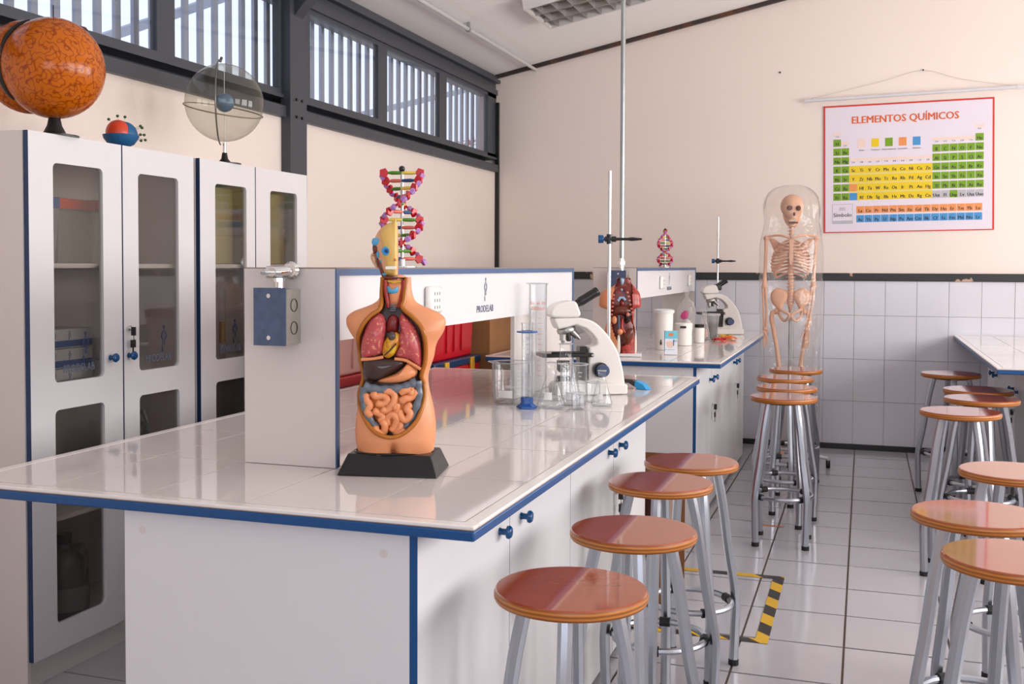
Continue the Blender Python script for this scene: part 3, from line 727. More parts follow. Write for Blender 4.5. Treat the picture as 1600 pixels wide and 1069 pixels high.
def build_torso():
    S = 597.; X = lambda p: (p - 617) / S; Zp = lambda p: (740 - p) / S
    P = lambda pts: [(X(a), Zp(b)) for a, b in pts]
    t = thing('torso_model', 'anatomical torso with a half head and open chest on a black base', 'torso model', (-1.161, 2.571, .9625), math.radians(21))
    # base
    b = MB(); hw, hd, h = .131, .088, .052
    b.add([(-hw, -hd, 0), (hw, -hd, 0), (hw, hd, 0), (-hw, hd, 0), (-hw + .022, -hd + .026, h), (hw - .022, -hd + .026, h), (hw - .022, hd - .016, h), (-hw + .022, hd - .016, h)],
          [(0, 3, 2, 1), (4, 5, 6, 7), (0, 1, 5, 4), (1, 2, 6, 5), (2, 3, 7, 6), (3, 0, 4, 7)])
    bs = b.build('base', mat('black_base_plastic', (16, 15, 17), .3, bump=.06, bscale=90), t, bevel=.003); bs.rotation_euler = (0, 0, math.radians(-10))
    MB().tube([(.102 * math.cos(a) , .064 * math.sin(a), h + .001) for a in [2 * PI * i / 40 for i in range(40)]], .003, 8, closed=True).build('socket_rim', mat('black_gloss', (10, 10, 10), .08), t)
    rows = [(437, 595, 643), (450, 595.5, 643), (467, 595, 646), (476, 590, 650), (482, 577, 660), (488, 556, 680), (494, 546, 690), (501, 542, 697), (509, 542, 697.5), (517, 545, 696), (527, 551, 691), (537, 558, 684), (546, 562, 681),
            (560, 567, 679.5), (575, 571, 674), (590, 571, 670), (600, 570, 670), (612, 567, 672), (625, 563, 675), (642, 559.5, 679), (664, 556.6, 682), (680, 556, 682), (694, 557, 681), (706, 559.5, 679), (714, 563, 676)]
    rows = [(Zp(a), X(b), X(c)) for a, b, c in rows][::-1]
    rim = P([(599.7, 437), (598, 460), (597, 484), (583, 495), (571, 509), (564, 524), (562.5, 537), (564, 565), (569, 593), (562, 622), (569.4, 647), (588, 672), (612.6, 681), (635, 674), (654, 655), (664, 626), (664, 602), (660, 589), (666, 565), (666.5, 538), (661, 515), (647, 498), (631, 484), (633, 471), (636.7, 437)])
    rims = smooth_open(rim, 5)
    dep = interp([(Zp(715), .060), (Zp(690), .074), (Zp(650), .074), (Zp(600), .06), (Zp(560), .066), (Zp(520), .07), (Zp(500), .058), (Zp(484), .045), (Zp(470), .037), (Zp(437), .035)])
    gr = lambda x, z: .5 * math.exp(-((x - X(617)) / .0045) ** 2) * max(0, min(1, (Zp(688) - z) / .03)) + .16 * math.exp(-((x - X(617)) / .02) ** 2) * max(0, min(1, (Zp(684) - z) / .04))
    inside = pip(rims)
    body_shell(rows, dep, inside, lambda x, y, z: 0, groove=gr).build('body', [SKIN, CAV], t, sharp=60)
    def ysurf(x, z, rowsd=rows):
        for (z0, a0, b0), (z1, a1, b1) in zip(rowsd, rowsd[1:]):
            if z0 <= z <= z1:
                k = (z - z0) / (z1 - z0); a = a0 + (a1 - a0) * k; b = b0 + (b1 - b0) * k; u = max(-1, min(1, (x - (a + b) / 2) / ((b - a) / 2)))
                return -dep(z) * max(0, 1 - abs(u) ** 2.17) ** .46
        return -dep(z)
    path = [(x, ysurf(x, min(z, Zp(438))) - .0005, z) for x, z in rims]
    MB().tube(path, [.0058] * len(path), 8).build('fat_layer_rim', mat('ochre_fat_layer', (176, 104, 22), .25, var=.15, scale=60), t, sharp=60)
    inner = [(x * .94 + X(616) * .06, ysurf(x, min(z, Zp(438))) * .93 + .004, z) for x, z in rims]
    MB().tube(inner, .004, 8).build('inner_rim', mat('dark_brown_layer', (104, 56, 22), .25), t, sharp=60)
    lungm = speckle('pink_lung_paint', (190, 80, 84), (222, 150, 110), 120, .22, .34, .42); lip = mat('tan_organ_paint', (230, 148, 98), .28, var=.06, scale=20)
    LL = smooth_closed(P([(594, 492), (603, 498), (606, 510), (605, 528), (603, 546), (600, 556), (588, 560), (569, 562), (567, 541), (572, 518), (581, 500)]), 3)
    RL = smooth_closed(P([(629, 492), (638, 498), (650, 511), (657, 526), (660, 545), (659, 576), (642, 567), (619.5, 560), (624, 546), (621.5, 530), (627, 518), (625, 503)]), 3)
    for o, nm in ((LL, 'lung'), (RL, 'lung')):
        l = MB().puff(o, -.036, .03, 7, wob=.002, ws=90).build(nm, lungm, t, sharp=70)
    for pts in ([(568, 563), (585, 562), (602, 559)], [(619, 562), (635, 564), (648, 571), (659, 578)]):
        MB().tube([(X(a), -.052, Zp(b)) for a, b in smooth_open(pts, 4)], .0042, 8).build('lung_edge', lip, t)
    h = MB().ell((0, 0, 0), (.02, .016, .036), 10, M=Matrix.Rotation(math.radians(24), 4, 'Y')).build('heart', speckle('yellow_ochre_heart', (206, 132, 34), (226, 190, 40), 60, .2, .35, .5), t); h.location = (X(614), -.048, Zp(541))
    MB().tube([(X(604), -.064, Zp(556)), (X(612), -.0665, Zp(549)), (X(622), -.064, Zp(538))], .0018, 6).build('groove', CAV, t)
    MB().ell((X(615), -.057, Zp(527)), (.0105, .009, .013), 8).build('heart_vessel', mat('dark_vessel', (74, 64, 62), .25), t)
    MB().puff(smooth_closed(P([(606, 522), (606, 508), (609, 498), (616, 494), (624, 499), (625, 510), (622, 524)]), 3), -.036, .014, 4).build('aorta', mat('dark_red_organ', (120, 30, 30), .3), t)
    MB().puff(smooth_closed(P([(571.6, 563), (580, 560), (605, 559), (628, 561), (638, 567), (628, 578), (612, 588), (600, 595), (590, 598), (573, 595), (570, 580)]), 3), -.036, .026, 6).build('liver', mat('dark_brown_liver', (62, 42, 38), .14, var=.2, scale=20), t, sharp=70)
    MB().puff(smooth_closed(P([(641, 568), (653, 578), (652, 588), (640, 596), (622, 600), (600, 600), (592, 596), (604, 591), (620, 585), (632, 576)]), 3), -.040, .026, 6).build('stomach', mat('tan_organ_paint', (230, 148, 98)), t, sharp=70)
    grey = mat('grey_colon_paint', (104, 112, 124), .2, var=.15, scale=60)
    for nm, pts, r in (('transverse_colon', [(572, 604), (584, 608), (600, 610), (618, 609), (634, 606), (645, 601), (653, 596)], .0125), ('ascending_colon', [(573, 606), (571, 618), (573, 632), (578, 648), (586, 662), (594, 668)], .0105), ('descending_colon', [(654, 596), (656, 612), (654, 630), (648, 648), (640, 662), (630, 672)], .0105)):
        pp = smooth_open([(X(a), -.050, Zp(b)) for a, b in pts], 5)
        MB().tube(pp, [r * (1 + .10 * math.sin(i * 1.25)) for i in range(len(pp))], 12).build(nm, grey, t, sharp=70)
    MB().puff(smooth_closed(P([(577, 613), (600, 616), (625, 616), (648, 610), (651, 625), (645, 645), (632, 668), (618, 676), (600, 674), (586, 655), (578, 635)]), 3), -.040, .022, 5).build('mesentery', mat('ochre_mesentery', (176, 100, 40), .35), t, sharp=70)
    gut = mat('peach_gut_paint', (236, 152, 102), .3, var=.05, scale=20)
    for pts in ([(579, 616), (579, 626), (584, 634), (580, 642), (587, 650)], [(588, 614), (592, 621), (602, 620), (609, 626), (602, 632), (592, 630)], [(602, 613), (613, 614), (619, 621), (616, 633), (607, 641), (600, 638)],
                [(626, 617), (633, 613), (643, 612), (640, 620)], [(627, 629), (634, 624), (643, 622), (650, 612)], [(625, 640), (628, 650), (635, 655), (641, 646), (636, 638), (643, 632)],
                [(588, 641), (596, 645), (603, 652), (596, 658)], [(592, 663), (594, 672), (603, 673), (605, 662), (600, 655)], [(609, 664), (609, 652), (616, 647), (622, 653), (619, 664), (613, 672)],
                [(626, 657), (627, 667), (620, 673), (629, 674), (633, 668)], [(617, 640), (622, 633), (621, 646)]):
        pts = [(613 + (a - 613) * 1.08, 644 + (b - 644) * 1.07) for a, b in pts]
        pp = smooth_open([(X(a), -.056 - .003 * math.sin(a), Zp(b)) for a, b in pts], 4)
        MB().tube(pp, [.004] + [.0098] * (len(pp) - 2) + [.004], 10).build('small_intestine', gut, t, sharp=70)
    # throat
    red = mat('muscle_red_paint', (168, 44, 38), .3, var=.15, scale=50)
    for pts in ([(604, 441), (605, 460), (609, 484)], [(633, 441), (631, 460), (625, 484)]): MB().tube([(X(a), -.028, Zp(b)) for a, b in smooth_open(pts, 3)], .0055, 8).build('neck_muscle', red, t)
    MB().puff(smooth_closed(P([(608, 443), (630, 443), (629, 462), (624, 482), (612, 482), (608, 462)]), 3), -.022, .012, 4).build('larynx', mat('tan_organ_paint', (230, 148, 98)), t)
    MB().puff(smooth_closed(P([(606, 450), (611, 453), (615, 456), (620, 453), (625, 451), (624, 461), (616, 463), (608, 461)]), 2), -.030, .010, 4).build('thyroid', mat('sky_blue_paint', (86, 168, 210), .3), t)
    tr = MB()
    for i in range(4): tr.tube([(X(616 + 4 * math.cos(a)), -.036 - .003 * math.sin(a), Zp(479 + 3 * i)) for a in [PI * k / 6 for k in range(7)]], .0018, 6)
    tr.build('trachea', grey, t)
    MB().tube([(X(608), -.032, Zp(443)), (X(617), -.036, Zp(444.5)), (X(628), -.032, Zp(443))], .0022, 6).build('neck_ligament', mat('bright_yellow_paint', (226, 190, 30), .3), t)
    # half head
    MB().lathe([(.030, Zp(462)), (.033, Zp(446)), (.030, Zp(436)), (.020, Zp(433))], 20, sy=.8).build('neck_stump', mat('tan_organ_paint', (230, 148, 98)), t)
    yel = mat('straw_yellow_bone', (232, 190, 104), .38, var=.03, scale=15)
    H = P([(621, 351), (611, 352), (602, 356), (595, 362), (590, 369), (586, 378), (584, 389), (587, 400), (590, 414), (595, 427), (599.5, 437), (610, 439.5), (621.5, 439.5)])
    hb = MB(); nn = len(H)
    R0 = smooth_open(H, 3); nn = len(R0); c = (X(621), Zp(395))
    # back of the head bulges away, front is gently domed; the cut side stays flat
    for sgn, D in ((1, .062), (-1, .034)):
        vs = []; K = 7
        for k in range(K + 1):
            tt = k / K; hgt = D * max(0, 1 - tt ** 2.4) ** .5
            for x, z in R0: vs.append((c[0] + (x - c[0]) * tt, sgn * hgt + .0, c[1] + (z - c[1]) * tt))
        fs = [(k * nn + i, k * nn + i + 1, (k + 1) * nn + i + 1, (k + 1) * nn + i) for k in range(K) for i in range(nn - 1)]
        hb.add(vs, fs)
        hb.add([vs[k * nn] for k in range(K + 1)] + [vs[k * nn + nn - 1] for k in range(K + 1)][::-1], [tuple(range(2 * K + 2))])
    hb.build('head', mat('pale_scalp_paint', (226, 170, 130), .4), t, sharp=60)
    MB().puff(smooth_closed(P([(621.5, 352), (613, 353), (605, 357), (598, 365), (596, 376), (598, 388), (597, 400), (601, 410), (604, 420), (604, 432), (612, 434.5), (621.5, 434)]), 3), -.022, .022, 6, c=(X(619), Zp(394))).build('face_bone', yel, t, sharp=70)
    e = MB().ell((X(606.6), -.0370, Zp(396.5)), (.0135, .006, .0125), 10).build('eye', mat('eye_blue', (66, 164, 222), .15), t)
    MB().ell((X(606.6), -.0415, Zp(396.5)), (.0075, .0025, .007), 8).build('iris', mat('iris_blue', (30, 104, 180), .15), e)
    MB().ell((X(606.6), -.0430, Zp(396.5)), (.0032, .0022, .0032), 8).build('pupil', BLACKP, e)
    brn = mat('red_brown_muscle', (112, 50, 34), .35)
    for pts in ([(584, 388), (592, 387), (595, 389), (591, 398), (586, 401), (584, 396)], [(590, 408), (598, 409), (598, 420), (603, 431), (604, 437), (599, 438), (594, 425)]):
        MB().puff(smooth_closed(P(pts), 2), -.014, .008, 4).build('jaw_muscle', brn, t)
    MB().puff(smooth_closed(P([(601, 434), (611, 436), (622, 433), (622, 440.5), (610, 441), (601, 439.5)]), 2), -.024, .010, 4).build('chin_muscle', brn, t)
    bl = mat('sky_blue_paint', (86, 168, 210))
    for pts in ([(584, 377), (597.5, 377.5), (597, 386.5), (584, 388)], [(590, 398), (594, 396), (595, 403), (592, 408), (590, 404)], [(595, 410), (600, 408), (602, 411), (599, 415), (595, 415)], [(598, 431), (603, 430), (608, 434), (600, 435)]):
        MB().puff(smooth_closed(P(pts), 2), -.0185, .005, 3).build('blue_patch', bl, t)
    ear = smooth_closed(P([(582, 400), (586, 400), (590, 406), (591, 415), (592, 423), (588, 422), (583, 414), (580, 406)]), 3)
    er = MB().puff(ear, -.004, .008, 4, back=.006).build('ear', mat('pale_ear_paint', (224, 176, 142), .4), t)
    MB().tube([(X(a), -.011, Zp(b)) for a, b in ((583, 404), (586, 403), (588, 409), (588, 416))], .0014, 6).build('ear_fold', mat('ear_fold_paint', (176, 120, 90), .4), er)
    tb = MB()
    MB().box(X(604.5), X(621.5), -.0475, -.040, Zp(425), Zp(419.8)).build('teeth', mat('ivory_white', (236, 230, 214), .2), t, bevel=.0015)
    MB().ell((X(620), -.045, Zp(410)), (.0035, .004, .004), 6).build('nose_tip', lip, t)
build_torso()
def build_torso2():
    S = 258.; X = lambda p: (p - 967) / S; Zp = lambda p: (547.5 - p) / S + .012
    P = lambda pts: [(X(a), Zp(b)) for a, b in pts]
    t = thing('torso_model', 'red flayed torso model without a head on a white base below the metal pole', 'torso model', (-1.385, 6.36, .9625), math.radians(12))
    MB().box(-.125, .125, -.07, .07, 0, .018).build('base', MELAM, t, bevel=.003)
    rows = [(429.5, 961, 982), (438, 960, 983), (443, 955, 988), (448, 941, 993), (454, 936, 996.5), (462, 934, 998), (474, 933.5, 998.6), (475.5, 934, 998), (477.5, 946, 988), (485, 946, 987.5), (498, 946.5, 986.6), (505, 944, 988.5), (512, 942, 991), (530, 942, 993), (546, 943, 993)]
    rows = [(Zp(a), X(b), X(c)) for a, b, c in rows][::-1]
    dep = interp([(Zp(546), .06), (Zp(515), .066), (Zp(498), .055), (Zp(470), .066), (Zp(450), .055), (Zp(443), .04), (Zp(430), .034)])
    op = smooth_closed(P([(962, 431), (981, 431), (984, 446), (984, 470), (984, 492), (988, 508), (981, 524), (970, 534), (960, 520), (954, 500), (953, 470), (958, 450)]), 3)
    mus = speckle('red_muscle_paint', (186, 66, 58), (120, 26, 20), 34, .28, .38, .6)
    gr = lambda x, z: .5 * math.exp(-((x - X(967)) / .008) ** 2) * max(0, min(1, (Zp(524) - z) / .02))
    body_shell(rows, dep, pip(op), lambda x, y, z: 2 if (x > X(963) and y < .01) else 0, push=.55, n=72, groove=gr).build('body', [SKIN, speckle('cavity_red_brown', (140, 40, 26), (70, 18, 12), 28, .25, .35, .6), mus], t, sharp=60)
    blu = mat('pale_blue_cartilage', (168, 196, 220), .3); pk = mat('pink_rib_paint', (214, 128, 112), .3); dk = mat('black_spleen', (24, 18, 18), .2); tn = mat('tan_organ_paint', (230, 148, 98))
    MB().puff(smooth_closed(P([(966, 431), (972, 431), (971, 438), (968, 441)]), 3), -.02, .014, 3).build('larynx', blu, t)
    MB().puff(smooth_closed(P([(966, 447), (970, 446), (969, 451)]), 3), -.026, .012, 3).build('trachea', blu, t)
    MB().tube([(X(a), -.047, Zp(b)) for a, b in ((963, 465), (966, 460), (971, 460), (974, 464))], .008, 8).build('bronchus', blu, t)
    MB().puff(smooth_closed(P([(965, 464), (972, 463), (973, 474), (966, 474)]), 3), -.03, .02, 4).build('aorta', mat('deep_red_organ', (132, 34, 24), .25), t)
    MB().puff(smooth_closed(P([(955, 476), (968, 471), (981, 475), (983, 484), (974, 488), (962, 486), (954, 487)]), 3), -.034, .02, 4).build('liver', mat('brown_red_organ', (104, 44, 26), .2), t)
    MB().puff(smooth_closed(P([(976, 482), (982, 481), (983, 488), (980, 497), (974, 500), (973, 490)]), 3), -.044, .018, 4).build('spleen', dk, t)
    MB().ell((X(978), -.066, Zp(485.5)), (.009, .005, .013), 8).build('kidney_core', pk, t)
    MB().ell((X(957.5), -.05, Zp(494.5)), (.016, .012, .024), 8).build('kidney', tn, t)
    MB().tube([(X(964), -.05, Zp(487)), (X(964.5), -.052, Zp(508))], .0065, 8).build('vein', mat('dull_blue_vein', (72, 88, 112), .3), t)
    MB().tube([(X(970), -.05, Zp(492)), (X(969), -.052, Zp(506)), (X(974), -.05, Zp(514))], .006, 8).build('artery', mat('bright_red_artery', (190, 40, 34), .25), t)
    MB().ell((X(966.5), -.058, Zp(512.5)), (.017, .013, .018), 8).build('bladder', tn, t)
    for i in range(6):
        MB().ell((X(977 + 1.6 * i), -.055 + .002 * i, Zp(452 + 6.2 * i)), (.0085, .006, .0065), 6).build('rib_stub', pk, t)
        MB().ell((X(956 - .6 * i), -.045, Zp(456 + 6 * i)), (.0085, .006, .0065), 6).build('rib_stub', pk, t)
    MB().puff(smooth_closed(P([(962, 521), (966, 519), (967, 544), (961, 545)]), 3), -.052, .012, 3).build('thigh_tendon', mat('ivory_white', (236, 230, 214)), t)
    MB().puff(smooth_closed(P([(988, 520), (991, 510), (992, 543), (988, 545)]), 3), -.03, .014, 3).build('hip_tendon', mat('ivory_white', (236, 230, 214)), t)
    MB().puff(smooth_closed(P([(971, 516), (985, 506), (986, 520), (978, 536), (972, 528)]), 3), -.05, .016, 4).build('iliac_muscle', mat('brown_red_organ', (104, 44, 26)), t)
build_torso2()
# ------------------------------------------------------------------ DNA
def build_dna():
    RED = mat('red_sugar_plastic', (200, 14, 34), .25); PUR = mat('lilac_phosphate_plastic', (184, 132, 204), .3); GRN = mat('green_base_plastic', (72, 132, 26), .3); YEL = mat('yellow_base_plastic', (232, 208, 90), .3)
    PNK = mat('salmon_base_plastic', (226, 110, 96), .3); BLU = mat('navy_base_plastic', (22, 66, 116), .3); CLR = mat('clear_grey_rod', (196, 196, 196), .1, metal=.4)
    t = thing('dna_model', 'large coloured DNA double helix model on the front partition', 'DNA model', (-1.45, 3.271, 1.4945), math.radians(24))
    MB().lathe([(.05, 0), (.05, .004), (.012, .006)], 24).build('base', CLR, t); MB().lathe([(.012, 0), (.012, .024)], 12, c=(0, 0, .003)).build('collar', CLR, t)
    MB().tube([(0, 0, .005), (0, 0, .318)], .0052, 10).build('rod', CLR, t); MB().ell((0, 0, .325), (.0105, .0105, .0105), 8).build('finial', BLACKP, t)
    ANG = [0, .32, .7, 1.1, 1.55, 2.15, 2.75, 3.35, 3.95, 4.6, 5.2, 5.8]; n = 12; dz = .0258; R = .068; pairs = [(GRN, YEL), (PNK, BLU), (GRN, YEL), (BLU, PNK), (YEL, GRN), (BLU, PNK), (GRN, YEL), (PNK, BLU), (GRN, YEL), (RED, PNK), (GRN, GRN), (BLU, PNK)]
    for i in range(n):
        z = .312 - dz * i; a = PI - .15 - ANG[i]
        for s in (0, 1):
            b = a + s * PI; d = Vector((math.cos(b), math.sin(b), 0)); nt_ = Vector((-math.sin(b), math.cos(b), 0))
            c0 = Vector((0, 0, z))
            MB().tube([c0 + d * .001, c0 + d * .012, c0 + d * .034, c0 + d * .050], [.0070, .0080, .0084, .004], 10, flat=.75).build('base_block', pairs[i][s], t, sharp=50)
            pc = c0 + d * (R - .008); pr = []
            for k in range(5):
                q = 2 * PI * k / 5 + PI; pr.append((math.cos(q) * .0165, math.sin(q) * .0165))
            m = MB(); vs = [pc + d * u + Vector((0, 0, v)) + nt_ * w for w in (-.0045, .0045) for u, v in pr]
            m.add(vs, [tuple(range(5)), tuple(range(9, 4, -1))] + [(k, (k + 1) % 5, (k + 1) % 5 + 5, k + 5) for k in range(5)]); m.build('sugar', RED, t, bevel=.001)
            # link to the next rung with a lilac phosphate in the middle
            b2 = b - (ANG[i + 1] - ANG[i] if i < n - 1 else .6); e = Vector((math.cos(b2) * (R - .006), math.sin(b2) * (R - .006), z - dz)); st = Vector((math.cos(b) * (R - .004), math.sin(b) * (R - .004), z))
            if i == n - 1: e = st + Vector((math.cos(b - .4) * .012, math.sin(b - .4) * .012, -dz * .8))
            mid = (st + e) / 2 * 1.0; mid.x *= 1.1; mid.y *= 1.1
            MB().tube([st, mid, e], [.0045, .004, .0045], 6).build('link', RED, t)
            ax = (e - st).normalized(); MB().tube([mid - ax * .010, mid - ax * .002, mid + ax * .010], [.006, .0105, .0075], 4).build('phosphate', PUR, t, sharp=20)
    c = copy_tree(t); c.location = (-1.43, 8.12, 1.4945); c.rotation_euler = (0, 0, math.radians(-60)); c.scale = (.84, .84, .88)
    c['label'] = 'small DNA double helix model on the rear partition'
build_dna()
# ------------------------------------------------------------------ microscopes
def build_microscopes():
    IV = mat('ivory_enamel', (232, 227, 221), .28, var=.015); BK = mat('black_enamel', (20, 20, 21), .25); STL = mat('satin_steel', (180, 178, 174), .28, metal=.9)
    def scope(loc, rz, label, binoc):
        t = thing('microscope', label, 'microscope', loc, rz)
        t.scale = (.98, .98, .97); k = 1.06 / 359.; X = lambda x: (850 + .187 * x - 920) * k; Z = lambda y: (617.5 - (430 + .187 * y)) / 359.
        P = lambda pts: [(X(a), Z(b)) for a, b in pts]
        arm = P(smooth_open([(88, 368), (280, 366), (360, 378), (430, 412), (500, 480), (560, 560), (612, 660), (650, 800), (668, 930), (672, 1000)], 3)) + P([(100, 1000), (100, 905), (150, 893), (372, 890), (374, 606), (420, 600), (438, 585), (432, 550), (400, 505), (350, 458), (300, 438), (270, 425), (200, 445), (125, 462), (105, 420)])
        MB().prism(arm, -.042, .042).build('arm_and_base', IV, t, bevel=.012, seg=3)
        r = P(smooth_open([(330, 455), (400, 470), (470, 570), (510, 700), (520, 860)], 3)) + P([(470, 860), (455, 740), (440, 640), (436, 560), (400, 500)])
        MB().prism(P([(100, 1003), (672, 1003), (672, 920), (560, 905), (130, 905), (100, 930)]), -.072, .072).build('foot', IV, t, bevel=.008, seg=3)
        MB().prism(P(smooth_closed([(62, 335), (72, 285), (115, 248), (180, 230), (262, 228), (290, 290), (303, 330), (282, 361), (88, 364)], 2)), -.045, .045).build('head', IV, t, bevel=.014, seg=3)
        def tub(y, r0):
            a, b = Vector((X(262), y, Z(272))), Vector((X(462 if not binoc else 430), y, Z(146 if not binoc else 160))); d = (b - a)
            e = MB().tube([a, a + d * .25, a + d * .26, a + d * .9, a + d * .91, b], [r0 * .85, r0 * .85, r0, r0, r0 * 1.08, r0 * 1.0], 20).build('eyepiece', BK, t)
            MB().tube([b - d * .06, b + d * .01], r0 * .62, 16).build('lens', mat('dark_lens', (10, 14, 24), .03), e)
        if binoc:
            tub(-.024, .0165); tub(.024, .0165); MB().box(X(255), X(350), -.04, .04, Z(310), Z(215)).build('binocular_block', BK, t, bevel=.01)
        else: tub(0, .0205)
        M = Matrix.Rotation(math.radians(-14), 4, 'Y')
        tr = MB().lathe([(.022, -.026), (.040, -.018), (.042, -.008), (.040, .0), (.036, .004)], 28, c=(X(205), 0, Z(452)), M=M).build('nosepiece', STL, t)
        for (a, b, r0) in (((180, 478), (180, 592), .0165), ((248, 478), (316, 545), .0165)):
            p, q = Vector((X(a[0]), -.004, Z(a[1]))), Vector((X(b[0]), -.004, Z(b[1]))); d = q - p
            MB().tube([p, p + d * .3, p + d * .31, p + d * .68, p + d * .7, q], [r0, r0, r0 * .9, r0 * .9, r0 * .55, r0 * .42], 16).build('objective', STL, t)
        MB().tube([(X(225), .012, Z(480)), (X(245), .028, Z(560))], .012, 14).build('objective', STL, t)
        st = MB().box(X(-8), X(398), -.065, .06, Z(690), Z(655)).build('stage', BK, t, bevel=.003)
        MB().box(X(60), X(330), -.068, -.060, Z(655), Z(640)).build('slide_clip', BK, st, bevel=.001); MB().tube([(X(385), -.075, Z(672)), (X(385), -.062, Z(672))], .006, 10).build('stage_screw', STL, st)
        MB().box(X(305), X(362), -.03, .03, Z(885), Z(606)).build('stage_rack', BK, t, bevel=.003); MB().lathe([(.02, 0), (.028, .012), (.028, .05)], 20, c=(X(185), 0, Z(820))).build('condenser', BK, t)
        MB().lathe([(.032, 0), (.032, .02), (.026, .028)], 20, c=(X(185), 0, Z(905))).build('lamp_collar', BK, t)
        kn = MB().tube([(X(455), -.042, Z(798)), (X(455), -.072, Z(798))], .0325, 28).build('coarse_focus_knob', BK, t, bevel=.003)
        MB().tube([(X(455), -.073, Z(798)), (X(455), -.108, Z(798))], .0265, 28).build('fine_focus_knob', mat('blue_grey_knob', (62, 80, 112), .3), t, bevel=.003)
        MB().tube([(X(455), .042, Z(798)), (X(455), .075, Z(798))], .0325, 28).build('coarse_focus_knob', BK, t, bevel=.003)
        for x in (120, 620):
            for y in (-.055, .055): MB().tube([(X(x), y, -.0005), (X(x), y, .004)], .009, 10).build('rubber_foot', RUBBER, t)
        return t
    scope((-1.108, 4.42, .963), math.radians(31), 'white monocular microscope with a black eyepiece among the glass beakers', False)
    scope((-1.075, 8.72, .963), math.radians(24), 'white microscope with black double eyepiece near the skeleton', True)
build_microscopes()
# ------------------------------------------------------------------ laboratory stands
def build_stands():
    def stand(loc, rz, label, hz, zc, al):
        t = thing('laboratory_stand', label, 'stand', loc, 0)
        for k in range(3):
            a = rz + 2 * PI * k / 3; c, s = math.cos(a), math.sin(a)
            l = MB(); w = .016; px = [(0, .03), (.09, .03), (.15, .012), (.165, .0)]
            top = [(.0, .036), (.10, .036), (.158, .016), (.175, 0)]
            M = Matrix.Rotation(a, 4, 'Z'); vs = [M @ Vector((x, y, z)) for y in (-w, w) for x, z in [(0, .022), (.12, .022), (.17, .0), (.215, 0), (.195, .018), (.135, .038), (0, .038)]]
            l.add(vs, [tuple(range(7)), tuple(range(13, 6, -1))] + [(i, (i + 1) % 7, (i + 1) % 7 + 7, i + 7) for i in range(7)])
            lg = l.build('leg', mat('dark_bronze_leg', (52, 50, 50), .3), t, bevel=.003)
            vs = [M @ Vector((x, y, z)) for y in (-w - .002, w + .002) for x, z in [(.168, -.0002), (.22, -.0002), (.2, .022), (.160, .034), (.155, .014)]]
            MB().add(vs, [tuple(range(5)), tuple(range(9, 4, -1))] + [(i, (i + 1) % 5, (i + 1) % 5 + 5, i + 5) for i in range(5)]).build('blue_foot', mat('bright_blue_rubber', (40, 150, 210), .4), lg)
        MB().lathe([(.022, .02), (.022, .05), (.012, .056)], 16).build('boss', BLACKP, t)
        MB().tube([(0, 0, .03), (0, 0, hz)], .0078, 12).build('rod', mat('polished_rod', (205, 205, 208), .22, metal=.95), t)
        M = Matrix.Rotation(al, 4, 'Z'); q = lambda x, y, z: M @ Vector((x, y, z))
        cl = MB().tube([q(-.02, 0, zc), q(.03, 0, zc)], .013, 12).tube([q(0, 0, zc - .022), q(0, 0, zc + .022)], .013, 10).build('clamp', BLACKP, t)
        MB().tube([q(-.026, 0, zc), q(-.05, 0, zc)], [.018, .019], 18).tube([q(-.018, 0, zc), q(-.028, 0, zc)], .008, 8).build('clamp_knob', KNOB, cl, bevel=.003)
        MB().tube([q(.03, 0, zc), q(.08, 0, zc), q(.10, 0, zc), q(.145, 0, zc)], [.007, .006, .009, .004], 8).build('clamp_arm', BLACKP, cl)
        return t
    stand((-1.086, 4.74, .9628), math.radians(-24), 'tall steel stand with blue-knobbed clamp behind the monocular microscope', .965, .66, math.radians(14))
    stand((-1.155, 9.06, .9628), math.radians(40), 'tall steel stand with clamp behind the double-eyepiece microscope', .95, .585, math.radians(8))
build_stands()
